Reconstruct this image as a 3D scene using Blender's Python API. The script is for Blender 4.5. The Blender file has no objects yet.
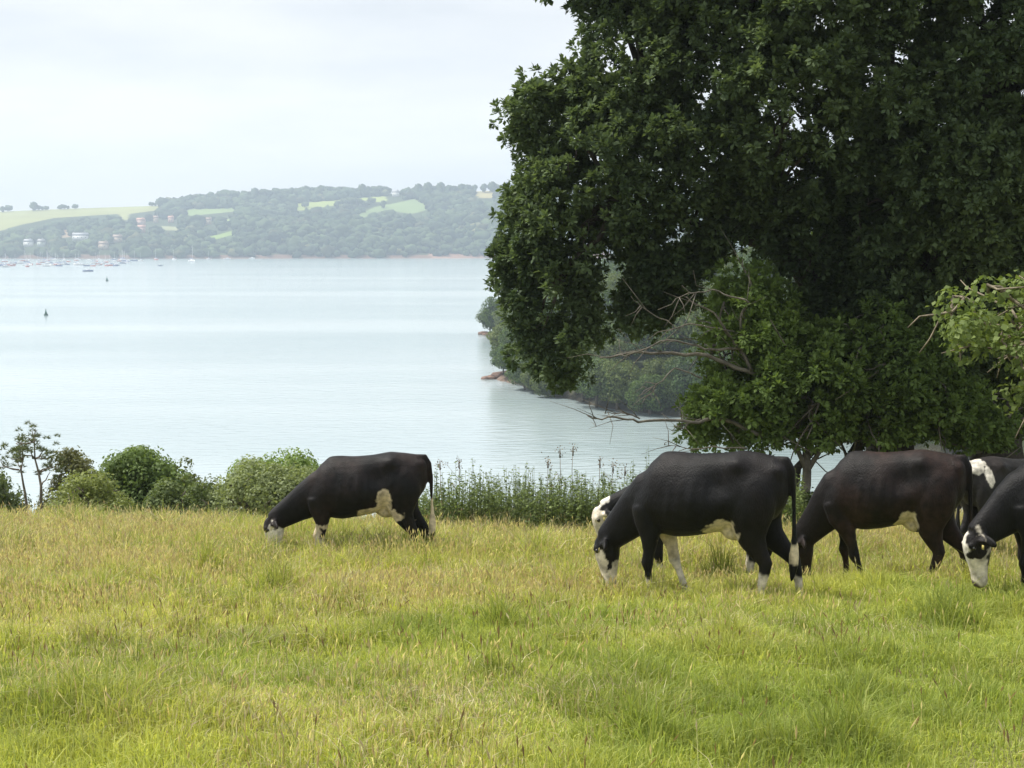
import bpy, bmesh, math, random
import numpy as np
from mathutils import Vector, Matrix, noise as mnoise
R = math.radians
S = bpy.context.scene
COL = S.collection
rng = np.random.default_rng(7)
random.seed(7)

# ------------------------------------------------------------------ camera
F = 1480.0                      # focal length in pixels of a 1024 px frame
HOR = 236.0
CAMZ = 1.5
PITCH = math.atan((384 - HOR) / F)
cam = bpy.data.objects.new('camera', bpy.data.cameras.new('camera'))
COL.objects.link(cam)
cam.location = (0, 0, CAMZ)
cam.rotation_euler = (R(90) - PITCH, 0, 0)
cam.data.sensor_width = 36
cam.data.lens = F / 1024 * 36
cam.data.clip_start = 0.1
cam.data.clip_end = 20000
S.camera = cam
# ------------------------------------------------------------------ sky
SUN_EL, SUN_AZ = R(58), R(-72)          # azimuth from +Y, clockwise
w = bpy.data.worlds.new('World'); S.world = w; w.use_nodes = True
nt = w.node_tree; nt.nodes.clear()
out = nt.nodes.new('ShaderNodeOutputWorld')
bg = nt.nodes.new('ShaderNodeBackground'); bg.inputs[1].default_value = 0.1
bg2 = nt.nodes.new('ShaderNodeBackground'); bg2.inputs[1].default_value = 1.0
sky = nt.nodes.new('ShaderNodeTexSky'); sky.sky_type = 'NISHITA'; sky.sun_disc = False
sky.sun_elevation = SUN_EL; sky.sun_rotation = SUN_AZ
tc = nt.nodes.new('ShaderNodeTexCoord')
mp = nt.nodes.new('ShaderNodeMapping'); mp.inputs['Scale'].default_value = (2.2, 2.2, 9.0)
mp.inputs['Location'].default_value = (3.1, 0.4, 0.3)
nz = nt.nodes.new('ShaderNodeTexNoise'); nz.inputs['Scale'].default_value = 1.6
nz.inputs['Detail'].default_value = 5; nz.inputs['Roughness'].default_value = 0.5
cr = nt.nodes.new('ShaderNodeValToRGB')
cr.color_ramp.elements[0].position = 0.34; cr.color_ramp.elements[0].color = (0.69, 0.725, 0.765, 1)
cr.color_ramp.elements[1].position = 0.62; cr.color_ramp.elements[1].color = (0.88, 0.888, 0.90, 1)
mx = nt.nodes.new('ShaderNodeMixShader'); mx.inputs[0].default_value = 0.9
L = nt.links.new
L(tc.outputs['Generated'], mp.inputs[0]); L(mp.outputs[0], nz.inputs[0]); L(nz.outputs[0], cr.inputs[0])
L(sky.outputs[0], bg.inputs[0]); L(cr.outputs[0], bg2.inputs[0])
L(bg.outputs[0], mx.inputs[1]); L(bg2.outputs[0], mx.inputs[2]); L(mx.outputs[0], out.inputs[0])
# ------------------------------------------------------------------ sun
sl = bpy.data.lights.new('sun', 'SUN'); sl.energy = 4.8; sl.angle = R(9); sl.color = (1, 0.95, 0.86)
so = bpy.data.objects.new('sun', sl); COL.objects.link(so)
sd = Vector((math.sin(SUN_AZ) * math.cos(SUN_EL), math.cos(SUN_AZ) * math.cos(SUN_EL), math.sin(SUN_EL)))
so.rotation_euler = sd.to_track_quat('Z', 'Y').to_euler(); so.location = (0, 0, 60)
S.view_settings.view_transform = 'Standard'; S.view_settings.look = 'None'
S.view_settings.exposure = 0.27; S.view_settings.gamma = 1
S.cycles.max_bounces = 6; S.cycles.volume_bounces = 1; S.cycles.transparent_max_bounces = 8
S.cycles.diffuse_bounces = 3; S.cycles.glossy_bounces = 2; S.cycles.transmission_bounces = 3
HAZE = 0.00031
WATER = -23.5

def at(px, py, d):
    """point at distance d (along Y) seen in the direction of photo pixel px, py"""
    cp, sp = math.cos(PITCH), math.sin(PITCH)
    u = (384 - py) / F
    dy = cp + u * sp; dz = -sp + u * cp
    return Vector(((px - 512) / F / dy * d, d, CAMZ + dz / dy * d))

def at_np(px, py, d):
    cp, sp = math.cos(PITCH), math.sin(PITCH)
    u = (384 - py) / F
    dy = cp + u * sp; dz = -sp + u * cp
    return np.stack([(px - 512) / F / dy * d, d + 0 * px, CAMZ + dz / dy * d], -1)

def to_px(x, y, z):
    cp, sp = math.cos(PITCH), math.sin(PITCH)
    zz = z - CAMZ
    f = y * cp - zz * sp; u = y * sp + zz * cp
    return 512 + F * x / f, 384 - F * u / f

# ------------------------------------------------------------------ helpers
def tag(o, label=None, cat=None, group=None, kind=None):
    if label: o['label'] = label
    if cat: o['category'] = cat
    if group: o['group'] = group
    if kind: o['kind'] = kind
    return o

def empty(name, loc, rz=0):
    o = bpy.data.objects.new(name, None); COL.objects.link(o)
    o.location = loc; o.rotation_euler = (0, 0, rz); o.empty_display_size = 0.3
    return o

def link(name, me, mat, parent=None, smooth=False):
    o = bpy.data.objects.new(name, me); COL.objects.link(o)
    if mat is not None and not me.materials: me.materials.append(mat)
    if parent is not None: o.parent = parent
    if smooth: me.shade_smooth()
    return o

def np_mesh(name, V, faces, col=None):
    """V (n,3); faces list of (m,k) int arrays; col (n,3) linear albedo"""
    me = bpy.data.meshes.new(name)
    V = np.asarray(V, dtype=np.float32)
    me.vertices.add(len(V)); me.vertices.foreach_set('co', V.ravel())
    loops = np.concatenate([np.asarray(f, dtype=np.int32).ravel() for f in faces])
    tot = np.concatenate([np.full(len(f), f.shape[1], dtype=np.int32) for f in faces])
    start = np.concatenate([[0], np.cumsum(tot)[:-1]]).astype(np.int32)
    me.loops.add(len(loops)); me.loops.foreach_set('vertex_index', loops)
    me.polygons.add(len(tot)); me.polygons.foreach_set('loop_start', start)
    me.polygons.foreach_set('loop_total', tot)
    if col is not None:
        a = me.color_attributes.new('tint', 'FLOAT_COLOR', 'POINT')
        c = np.ones((len(V), 4), dtype=np.float32); c[:, :3] = col
        a.data.foreach_set('color', c.ravel())
    me.update(calc_edges=True)
    return me

class Acc:
    """collects vertices, tris and quads for one mesh"""
    def __init__(s): s.V = []; s.T = []; s.Q = []; s.C = []; s.n = 0
    def add(s, V, Q=None, T=None, c=(0.5, 0.5, 0.5)):
        V = np.asarray(V, dtype=float).reshape(-1, 3)
        s.V.append(V)
        if Q is not None and len(Q): s.Q.append(np.asarray(Q, dtype=int) + s.n)
        if T is not None and len(T): s.T.append(np.asarray(T, dtype=int) + s.n)
        c = np.asarray(c, dtype=float)
        s.C.append(np.broadcast_to(c, V.shape).copy()); s.n += len(V)
    def mesh(s, name):
        fs = []
        if s.Q: fs.append(np.concatenate(s.Q))
        if s.T: fs.append(np.concatenate(s.T))
        return np_mesh(name, np.concatenate(s.V), fs, np.concatenate(s.C))
    def tube(s, pts, rad, n=6, c=(0.1, 0.08, 0.06)):
        pts = np.asarray(pts, float); rad = np.asarray(rad, float); m = len(pts)
        t = np.gradient(pts, axis=0); t /= np.linalg.norm(t, axis=1)[:, None] + 1e-9
        ref = np.array([0.31, 0.9, 0.2])
        a = np.cross(t, ref); a /= np.linalg.norm(a, axis=1)[:, None] + 1e-9
        b = np.cross(t, a)
        an = np.arange(n) / n * 2 * np.pi
        V = pts[:, None] + rad[:, None, None] * (np.cos(an)[None, :, None] * a[:, None] + np.sin(an)[None, :, None] * b[:, None])
        i = np.arange(m - 1)[:, None] * n; j = np.arange(n)[None, :]; k = (j + 1) % n
        Q = np.stack([i + j, i + k, i + n + k, i + n + j], -1).reshape(-1, 4)
        V = np.concatenate([V.reshape(-1, 3), pts[:1], pts[-1:]])
        jj = np.arange(n); kk = (jj + 1) % n
        T = np.concatenate([np.stack([kk, jj, np.full(n, m * n)], -1),
                            np.stack([(m - 1) * n + jj, (m - 1) * n + kk, np.full(n, m * n + 1)], -1)])
        s.add(V, Q, T, c)
    def box(s, c0, size, c=(0.5, 0.5, 0.5)):
        x, y, z = c0; a, b, h = np.array(size) / 2
        V = [(x+i*a, y+j*b, z+k*h) for k in (-1, 1) for j in (-1, 1) for i in (-1, 1)]
        s.add(V, [(0, 2, 3, 1), (4, 5, 7, 6), (0, 1, 5, 4), (2, 6, 7, 3), (0, 4, 6, 2), (1, 3, 7, 5)], None, c)
    def leaves(s, P, N, size, aspect, col, fold=0.18, rg=None):
        """rhombic folded leaves at P facing N"""
        rg = rg or rng
        n = len(P)
        N = N / (np.linalg.norm(N, axis=1)[:, None] + 1e-9)
        r = rg.normal(size=(n, 3)); a = np.cross(N, r); a /= np.linalg.norm(a, axis=1)[:, None] + 1e-9
        b = np.cross(N, a)
        size = np.broadcast_to(size, (n,))[:, None]
        V = np.stack([P - a * size * .5, P + b * size * aspect * .5 + N * size * fold - a*size*.0,
                      P + a * size * .5, P - b * size * aspect * .5 + N * size * fold * .6 + a*size*.08], 1).reshape(-1, 3)
        Q = np.arange(4 * n).reshape(-1, 4)
        s.add(V, Q, None, np.repeat(col, 4, axis=0))

def mat(name, base=(.5, .5, .5), rough=.7, attr=True, transl=0., spec=.3, noise=None, bump=None, sheen=0., bumpdist=.01):
    m = bpy.data.materials.new(name); m.use_nodes = True
    nt = m.node_tree; nt.nodes.clear(); L = nt.links.new
    o = nt.nodes.new('ShaderNodeOutputMaterial'); p = nt.nodes.new('ShaderNodeBsdfPrincipled')
    p.inputs['Roughness'].default_value = rough; p.inputs['Specular IOR Level'].default_value = spec
    p.inputs['Sheen Weight'].default_value = sheen; p.inputs['Sheen Roughness'].default_value = .4
    if attr:
        a = nt.nodes.new('ShaderNodeAttribute'); a.attribute_name = 'tint'; cs = a.outputs['Color']
    else:
        a = nt.nodes.new('ShaderNodeRGB'); a.outputs[0].default_value = (*base, 1); cs = a.outputs[0]
    if noise:       # (scale, low, high)
        t = nt.nodes.new('ShaderNodeTexCoord'); n = nt.nodes.new('ShaderNodeTexNoise')
        n.inputs['Scale'].default_value = noise[0]; n.inputs['Detail'].default_value = 6
        mr = nt.nodes.new('ShaderNodeMapRange'); mr.inputs[1].default_value = .3; mr.inputs[2].default_value = .7
        mr.inputs[3].default_value = noise[1]; mr.inputs[4].default_value = noise[2]
        v = nt.nodes.new('ShaderNodeVectorMath'); v.operation = 'SCALE'
        L(t.outputs['Object'], n.inputs[0]); L(n.outputs[0], mr.inputs[0]); L(cs, v.inputs[0]); L(mr.outputs[0], v.inputs['Scale'])
        cs = v.outputs[0]
    if bump:
        t = nt.nodes.new('ShaderNodeTexCoord'); n = nt.nodes.new('ShaderNodeTexNoise')
        n.inputs['Scale'].default_value = bump[0]; n.inputs['Detail'].default_value = 5
        mpn = nt.nodes.new('ShaderNodeMapping')
        if len(bump) > 2: mpn.inputs['Scale'].default_value = bump[2]
        b = nt.nodes.new('ShaderNodeBump'); b.inputs['Strength'].default_value = bump[1]; b.inputs['Distance'].default_value = bumpdist
        L(t.outputs['Object'], mpn.inputs[0]); L(mpn.outputs[0], n.inputs[0]); L(n.outputs[0], b.inputs['Height']); L(b.outputs[0], p.inputs['Normal'])
    L(cs, p.inputs['Base Color'])
    if transl > 0:
        tr = nt.nodes.new('ShaderNodeBsdfTranslucent'); mx = nt.nodes.new('ShaderNodeMixShader')
        mx.inputs[0].default_value = transl
        v = nt.nodes.new('ShaderNodeVectorMath'); v.operation = 'MULTIPLY'; v.inputs[1].default_value = (1.35, 1.35, .7)
        L(cs, v.inputs[0]); L(v.outputs[0], tr.inputs[0])
        L(p.outputs[0], mx.inputs[1]); L(tr.outputs[0], mx.inputs[2]); L(mx.outputs[0], o.inputs[0])
    else:
        L(p.outputs[0], o.inputs[0])
    return m

M_leaf = mat('leaves', rough=.55, transl=.34, spec=.16)
M_far = mat('distant_foliage', rough=.8, transl=0, spec=.1)
M_bark = mat('bark', rough=.9, noise=(7, .6, 1.4), bump=(20, .8), bumpdist=.03)
M_grass = mat('grass', rough=.6, transl=.45, spec=.2)
M_soil = mat('field_soil', rough=.95, noise=(3, .7, 1.3), bump=(30, .6))
M_coat = mat('cow_coat', rough=.5, spec=.17, noise=(16, .55, 1.5), bump=(110, .5, (1, 1, .25)), sheen=.02, bumpdist=.014)
M_hill = mat('hill', rough=.95, noise=(.01, .85, 1.15), spec=.1)
M_rock = mat('rock', rough=.9, noise=(.6, .6, 1.3), bump=(1.5, 1), bumpdist=.4)
M_paint = mat('painted', rough=.5)
M_eye = mat('eye', base=(.01, .008, .006), attr=False, rough=.12, spec=.6)
M_tag = mat('ear_tag', base=(.42, .36, .12), attr=False, rough=.5)

def vnoise(P, scale, seed=0, oct=3):
    """cheap value noise, vectorised"""
    P = np.asarray(P, float) * scale + seed * 17.3
    tot = 0; amp = 1; s = 0
    for o in range(oct):
        i = np.floor(P).astype(np.int64); f = P - i; f = f * f * (3 - 2 * f)
        def h(ix):
            v = (ix[..., 0] * 374761393 + ix[..., 1] * 668265263 + (ix[..., 2] * 2147483647 if P.shape[-1] > 2 else 0) + 1013 * (o + 1)) & 0xffffffff
            v = ((v ^ (v >> 13)) * 1274126177) & 0xffffffff
            return ((v ^ (v >> 16)) & 0xffff) / 65535.
        D = P.shape[-1]; r = 0
        for c in range(2 ** D):
            off = np.array([(c >> k) & 1 for k in range(D)])
            wgt = np.prod(np.where(off == 1, f, 1 - f), axis=-1)
            r = r + wgt * h(i + off)
        tot = tot + r * amp; s += amp; amp *= .5; P = P * 2.03 + 5.1
    return tot / s

# ------------------------------------------------------------------ terrain
def sstep(a, b, x):
    t = np.clip((x - a) / (b - a), 0, 1); return t * t * (3 - 2 * t)

def ground_z(x, y):
    x = np.asarray(x, float); y = np.asarray(y, float)
    edge = 19.0 + 3.5 * sstep(1, 6, x) + 0.4 * np.sin(x * .6)
    z = -0.1345 * np.minimum(y, edge)
    e = np.maximum(y - edge, 0)
    z = z - np.where(e < 6, .13 * e + .02 * e * e, .78 + .72 + .37 * (e - 6))
    n = vnoise(np.stack([x, y], -1), .55, 3, 3) - .5
    n2 = vnoise(np.stack([x, y], -1), 2.2, 5, 2) - .5
    z = z + n * .22 + n2 * .06
    return np.maximum(z, WATER - 1.5)

def grid(x0, x1, nx, y0, y1, ny, fz, fcol, name, m, yy=None):
    xs = np.linspace(x0, x1, nx); ys = np.linspace(y0, y1, ny) if yy is None else yy
    ny = len(ys)
    X, Y = np.meshgrid(xs, ys)
    Z = fz(X, Y)
    V = np.stack([X, Y, Z], -1).reshape(-1, 3)
    i = np.arange(ny - 1)[:, None] * nx; j = np.arange(nx - 1)[None]
    Q = np.stack([i + j, i + j + 1, i + nx + j + 1, i + nx + j], -1).reshape(-1, 4)
    me = np_mesh(name, V, [Q], fcol(V))
    o = link(name, me, m, smooth=True)
    return o

def gcol(V):
    n = vnoise(V[:, :2], .8, 9)[:, None]
    c = np.array([.10, .12, .035]) * (1 - n) + np.array([.20, .19, .07]) * n
    return c
yy = np.concatenate([np.linspace(-30, 4, 30), np.linspace(4.2, 26, 220), np.linspace(27, 110, 60)])
g = grid(-60, 90, 500, 0, 0, 0, ground_z, gcol, 'ground', M_soil, yy)
tag(g, kind='structure')

# water
mw = bpy.data.materials.new('water'); mw.use_nodes = True
nt = mw.node_tree; p = nt.nodes['Principled BSDF']; L = nt.links.new
p.inputs['Roughness'].default_value = .16; p.inputs['IOR'].default_value = 1.5
p.inputs['Specular IOR Level'].default_value = .9
t = nt.nodes.new('ShaderNodeTexCoord')
mp = nt.nodes.new('ShaderNodeMapping'); mp.inputs['Scale'].default_value = (.35, .9, 1)
n1 = nt.nodes.new('ShaderNodeTexNoise'); n1.inputs['Scale'].default_value = .9; n1.inputs['Detail'].default_value = 6
b = nt.nodes.new('ShaderNodeBump'); b.inputs['Strength'].default_value = .5; b.inputs['Distance'].default_value = .25
mp2 = nt.nodes.new('ShaderNodeMapping'); mp2.inputs['Scale'].default_value = (.0022, .011, 1)
n2 = nt.nodes.new('ShaderNodeTexNoise'); n2.inputs['Scale'].default_value = 1.5; n2.inputs['Detail'].default_value = 4
cr = nt.nodes.new('ShaderNodeValToRGB')
cr.color_ramp.elements[0].position = .35; cr.color_ramp.elements[0].color = (.28, .36, .375, 1)
cr.color_ramp.elements[1].position = .65; cr.color_ramp.elements[1].color = (.42, .49, .505, 1)
L(t.outputs['Object'], mp.inputs[0]); L(mp.outputs[0], n1.inputs[0]); L(n1.outputs[0], b.inputs['Height']); L(b.outputs[0], p.inputs['Normal'])
L(t.outputs['Object'], mp2.inputs[0]); L(mp2.outputs[0], n2.inputs[0]); L(n2.outputs[0], cr.inputs[0]); L(cr.outputs[0], p.inputs['Base Color'])
me = np_mesh('water', [(-2600, -40, WATER), (2600, -40, WATER), (2600, 2600, WATER), (-2600, 2600, WATER)], [np.array([[0, 1, 2, 3]])])
wo = link('water', me, mw); tag(wo, kind='structure')

# ------------------------------------------------------------------ headland on the right
# shoreline distance -> x of the coast
HL_D = [60, 110, 150, 178, 200, 215, 232, 250, 258, 264, 275, 300, 330, 355, 368, 376, 384, 400, 480]
HL_X = [95, 80, 62, 42, 27, 14, 6, 1.5, -2, -1, 6, 9, 8, 1, -5, -6.5, -4, 20, 60]
def coast_x(y): return np.interp(y, HL_D, HL_X)
def head_z(x, y):
    inn = x - coast_x(y) + (vnoise(np.stack([x, y], -1), .12, 4) - .5) * 4
    z = WATER - 2 + 2.5 * sstep(-3, 1, inn) + 4.0 * sstep(0, 9, inn) + 11 * sstep(6, 55, inn)
    z = np.where((y > 384), WATER - 2 + (z - WATER + 2) * (1 - sstep(384, 405, y)), z)
    return z + (vnoise(np.stack([x, y], -1), .3, 8) - .5) * .8
def hcol(V):
    h = V[:, 2] - WATER
    k = sstep(.5, 1.1, h)[:, None]
    red = (sstep(246, 256, V[:, 1]) * (1 - sstep(-1, 9, V[:, 0])))[:, None]
    rock = np.array([.07, .06, .045]) * (1 - red) + np.array([.20, .14, .11]) * red
    return rock * (1 - k) + np.array([.04, .055, .022]) * k
hd = grid(-20, 220, 160, 60, 470, 220, head_z, hcol, 'headland_ground', M_rock)
tag(hd, kind='structure')

# ------------------------------------------------------------------ far hills
RX = [-900, 0, 70, 130, 160, 200, 240, 300, 345, 400, 450, 500, 620, 1000, 1900]
RY = [222, 212, 209, 207, 206, 201, 199, 197, 195, 194, 193, 191, 190, 195, 215]
D0, D1 = 1560., 2250.
FIELDS = [   # photo outline of each field on the slope, and its colour
    ([(-300, 210), (-300, 245), (-40, 240), (0, 231), (20, 225), (55, 218), (100, 215), (118, 214), (124, 220), (128, 220), (129, 214), (160, 210), (162, 202), (-300, 202)], (.27, .28, .11)),
    ([(184, 213), (190, 209), (235, 208), (240, 211), (190, 216)], (.20, .27, .10)),
    ([(293, 206), (300, 203), (385, 196), (388, 201), (330, 206), (298, 211)], (.26, .31, .09)),
    ([(350, 218), (375, 207), (400, 202), (415, 199), (430, 206), (438, 207), (412, 214), (385, 210), (360, 219)], (.17, .23, .09)),
    ([(470, 191), (495, 190), (495, 198), (480, 198)], (.36, .31, .14)),
    ([(205, 238), (235, 230), (236, 234), (210, 241)], (.2, .28, .08)),
    ([(160, 226), (180, 227), (180, 231), (165, 230)], (.26, .27, .14)),
    ([(222, 222), (232, 218), (234, 224), (225, 226)], (.22, .28, .1)),
    ([(60, 230), (72, 229), (72, 237), (62, 238)], (.3, .22, .14)),
]
def inside(poly, x, y):
    poly = np.array(poly, float); r = np.zeros(x.shape, bool); n = len(poly); j = n - 1
    for i in range(n):
        xi, yi = poly[i]; xj, yj = poly[j]
        c = ((yi > y) != (yj > y)) & (x < (xj - xi) * (y - yi) / (yj - yi + 1e-12) + xi)
        r ^= c; j = i
    return r
def hill_z(x, y):
    px = 512 + F * x / y
    sh = 1690 + 40 * np.sin(x / 300.) - 60 * sstep(150, 900, x) + (vnoise(np.stack([x, y], -1), .006, 2) - .5) * 30
    t = np.clip((y - sh) / (D1 - sh), -.2, 1.0)
    tn = (HOR - np.interp(px, RX, RY)) / F
    top = CAMZ + tn * D1 - WATER
    und = (vnoise(np.stack([x, y], -1), .004, 6) - .5) * 22 * sstep(0, .3, t) * (1 - sstep(.7, 1, t))
    prof = np.where(t > 0, t ** .8, t * .8)
    back = np.maximum(y - D1, 0)
    z = WATER + top * prof + und
    return np.where(t < 0, WATER + t * 40, z) - back * .12
def hillcol(V):
    px, py = to_px(V[:, 0], V[:, 1], V[:, 2])
    c = np.tile(np.array([.045, .06, .025]), (len(V), 1))
    for poly, col in FIELDS:
        c[inside(poly, px, py)] = col
    low = (V[:, 2] - WATER < 4)
    c[low] = (.16, .10, .075)
    low = (V[:, 2] - WATER < 6) & (px > 430)
    c[low] = (.27, .17, .13)
    return c
hl = grid(-1700, 1700, 900, D0, 2420, 240, hill_z, hillcol, 'far_hills', M_hill)
tag(hl, kind='structure')

# base lump used for the far wood
bm = bmesh.new(); bmesh.ops.create_icosphere(bm, subdivisions=2, radius=1)
ICO_V = np.array([v.co[:] for v in bm.verts]); ICO_F = np.array([[v.index for v in f.verts] for f in bm.faces]); bm.free()
wood = Acc()
N = 22000
xs = rng.uniform(-1500, 1500, N); ys = rng.uniform(1650, 2260, N)
zs = hill_z(xs, ys)
px, py = to_px(xs, ys, zs)
keep = zs > WATER + 1.5
for poly, col in FIELDS: keep &= ~inside(poly, px, py)
for hh_ in (3, 6, 9, 12):
    px2, py2 = to_px(xs, ys, zs + hh_)
    for poly, col in FIELDS: keep &= ~(inside(poly, px2, py2) & (rng.random(N) < .93))
HOUSES = [(30, 246, 13, 'white', 'small white gabled house among trees, leftmost on the far shore'),
          (43, 246, 10, 'pale', 'pale green-grey cottage right of the leftmost white house, far shore'),
          (82, 240, 26, 'white', 'long low white building among trees on the left far shore'),
          (119, 242, 14, 'tan', 'tan house above the marina on the far shore'),
          (105, 249, 14, 'tan', 'low tan boathouse just above the marina masts'),
          (142, 224, 15, 'pink', 'pink-roofed house uppermost in the hillside hamlet'),
          (143, 232, 13, 'pink', 'pink-roofed house below the uppermost one in the hillside hamlet'),
          (157, 222, 9, 'tan', 'small tan house right of the pink-roofed houses on the far hill'),
          (172, 222, 10, 'pink', 'small pinkish house at the right end of the hillside hamlet'),
          (209, 224, 12, 'tan', 'lone tan farmhouse by a hedge on the far hill'),
          (396, 196, 14, 'white', 'white farmhouse on the skyline between far hilltop trees')]
for hx, hy, *_ in HOUSES:
    keep &= ~((abs(px - hx) < 9) & (py > hy - 1) & (py < hy + 9) | (abs(px - hx) < 7) & (abs(py - hy) < 3))
xs, ys, zs = xs[keep], ys[keep], zs[keep]
# thin out the hidden back rows
rr = rng.uniform(3.2, 7.5, len(xs)); rr *= np.where(rng.random(len(xs)) < .12, 1.45, 1)
k = len(xs)
tone = vnoise(np.stack([xs, ys], -1), .02, 12)[:, None]
c1, c2 = np.array([.02, .035, .02]), np.array([.065, .09, .035])
base = c1 * (1 - tone) + c2 * tone; base *= rng.uniform(.5, 1.6, (k, 1))
br = (rng.random(k) < .05)[:, None]; base = np.where(br, base * [1.8, 1.3, 1.3], base)
jit = 1 + rng.normal(0, .24, (k, len(ICO_V), 1))
V = ICO_V[None] * jit * rr[:, None, None] * np.array([1, 1, .8]) + np.stack([xs, ys, zs + rr * .55], -1)[:, None]
T = (ICO_F[None] + (np.arange(k) * len(ICO_V))[:, None, None]).reshape(-1, 3)
wood.add(V.reshape(-1, 3), None, T, np.repeat(base, len(ICO_V), 0))
wo = link('woodland', wood.mesh('woodland'), M_far); tag(wo, kind='stuff')
tag(wo, 'hazy blue-green woods covering the far shore hillside', 'woodland')

# hedgerow and skyline trees that stand apart
def lump_tree_mesh(name, seed):
    rg = np.random.default_rng(seed); a = Acc()
    for i in range(9):
        c = rg.normal(0, .42, 3) * [1, 1, .6]; c[2] += 1.05
        r = rg.uniform(.4, .62)
        a.add(ICO_V * (1 + rg.normal(0, .14, (len(ICO_V), 1))) * r + c, None, ICO_F, np.array([.05, .068, .028]) * rg.uniform(.7, 1.4))
    return a.mesh(name)
LT = [lump_tree_mesh('far_crown', s) for s in (1, 2, 3)]
ta = Acc(); ta.tube([(0, 0, 0), (0, 0, 1)], [.09, .06], 5); TRK = ta.mesh('far_trunk')
def far_tree(px, py, r, d=2235, lab='rounded tree standing on the skyline hedge of the far hill', grp='trees on the far skyline'):
    p = at(px, py, d)
    z = float(hill_z(np.array([p.x]), np.array([p.y]))[0])
    e = tag(empty('skyline_tree', (p.x, p.y, z - .5)), lab, 'tree', grp)
    e.scale = (r, r, r)
    t = link('trunk', TRK, M_bark, e); c = link('crown', random.choice(LT), M_far, e)
for px_, r_ in [(2, 5), (8, 6), (33, 7.5), (38, 5), (46, 4), (60, 4), (64, 4.5), (75, 4.5), (158, 6.5), (164, 7), (176, 5), (152, 4)]:
    far_tree(px_, 210, r_)
for px_ in list(range(200, 300, 11)) + list(range(290, 385, 7)) + list(range(418, 500, 7)):
    far_tree(px_ + random.uniform(-2, 2), 195, random.uniform(6, 9.5))
for px_, py_, r_ in [(344, 206, 7), (350, 207, 8), (357, 207, 7), (366, 206, 5), (371, 205, 6), (336, 209, 6), (348, 211, 6), (305, 208, 5), (382, 208, 6)]:
    # sit them on the slope inside the fields
    for d in np.arange(2200, 1750, -15):
        p = at(px_, py_, d); z = float(hill_z(np.array([p.x]), np.array([p.y]))[0])
        if z < p.z: far_tree(px_, py_, r_, d + 8, 'rounded tree in the hedge between pale fields on the far hill', 'hedge trees between the far fields'); break

# houses on the far shore
def house(px_, py_, width, kind, lab):
    dd = None
    for d in np.arange(1600, 2260, 8):
        p = at(px_, py_, d); z = float(hill_z(np.array([p.x]), np.array([p.y]))[0])
        if z > p.z: dd = d; break
    if dd is None: dd = 2230
    p = at(px_, py_, dd); z = float(hill_z(np.array([p.x]), np.array([p.y]))[0])
    e = tag(empty('house', (p.x, p.y - 6, z), random.uniform(-.3, .3)), lab, 'house', 'houses on the far shore')
    W, D, H = width * .68, 8, 4.6
    wc = {'white': (.8, .8, .78), 'pale': (.5, .55, .5), 'tan': (.5, .4, .3), 'pink': (.62, .42, .36)}[kind]
    rc = {'white': (.35, .36, .38), 'pale': (.3, .3, .3), 'tan': (.3, .22, .17), 'pink': (.5, .27, .2)}[kind]
    a = Acc(); a.box((0, 0, H / 2 - 1), (W, D, H + 2), wc); link('wall', a.mesh('wall'), M_paint, e)
    a = Acc(); o = .5
    a.add([(-W/2-o, -D/2-o, H+.05), (W/2+o, -D/2-o, H+.05), (W/2+o, D/2+o, H+.05), (-W/2-o, D/2+o, H+.05), (-W/2-o, 0, H + 3.5), (W/2+o, 0, H + 3.5)],
          [(0, 1, 5, 4), (2, 3, 4, 5), (0, 3, 2, 1)], [(0, 4, 3), (1, 2, 5)], rc)
    rf = link('roof', a.mesh('roof'), M_paint, e)
    a = Acc(); a.box((W * .3, 0, H + 3.6), (1.1, 1.1, 2.2), rc); link('chimney', a.mesh('chimney'), M_paint, rf)
    for k in range(max(2, int(W // 4))):
        for zz in (2.4,):
            a = Acc(); a.box((-W/2 + 2 + k * (W - 4) / max(1, int(W // 4) - 1), -D/2 - .05, zz), (.9, .2, .9), (.14, .14, .14))
            link('window', a.mesh('window'), M_paint, e)
    return e
for h in HOUSES: house(*h)

# boats --------------------------------------------------------------
def hull_mesh(c, Lh=9, B=2.8):
    a = Acc(); n = 9; V = []
    for i in range(n):
        t = i / (n - 1); x = (t - .5) * Lh
        wv = B / 2 * (1 - max(0, (t - .45) / .55) ** 2.2) * (.75 + .25 * min(1, t / .3)); wv = max(wv, .03)
        sh = 1.0 + .35 * t * t
        V += [(x, -wv, sh), (x, -wv * .75, .25), (x, 0, -.35), (x, wv * .75, .25), (x, wv, sh)]
    V = np.array(V); Q = []
    for i in range(n - 1):
        for j in range(4): Q.append((i*5+j, (i+1)*5+j, (i+1)*5+j+1, i*5+j+1))
        Q.append((i*5+4, (i+1)*5+4, (i+1)*5, i*5))
    Q.append((0, 1, 3, 4)); T = [(1, 2, 3)]
    a.add(V, Q, T, c); return a.mesh('hull')
HULLS = [hull_mesh(c) for c in [(.8, .8, .8), (.75, .72, .7), (.12, .16, .3), (.5, .16, .13), (.8, .8, .78)]]
a = Acc(); a.box((.3, 0, 1.5), (3.4, 1.7, .7), (.75, .75, .74)); a.box((.9, 0, 1.95), (1.9, 1.4, .3), (.7, .7, .7)); CABIN = a.mesh('cabin')
a = Acc(); a.tube([(.9, 0, 1.3), (.9, 0, 12.5)], [.13, .09], 6, (.6, .6, .6)); a.tube([(.9, -1.1, 7.2), (.9, 1.1, 7.2)], [.05, .05], 4, (.6, .6, .6)); MAST = a.mesh('mast')
a = Acc(); a.tube([(.9, 0, 2.5), (-3.2, 0, 2.6)], [.22, .2], 6, (.2, .25, .45)); BOOM = a.mesh('boom')
a = Acc()
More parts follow.
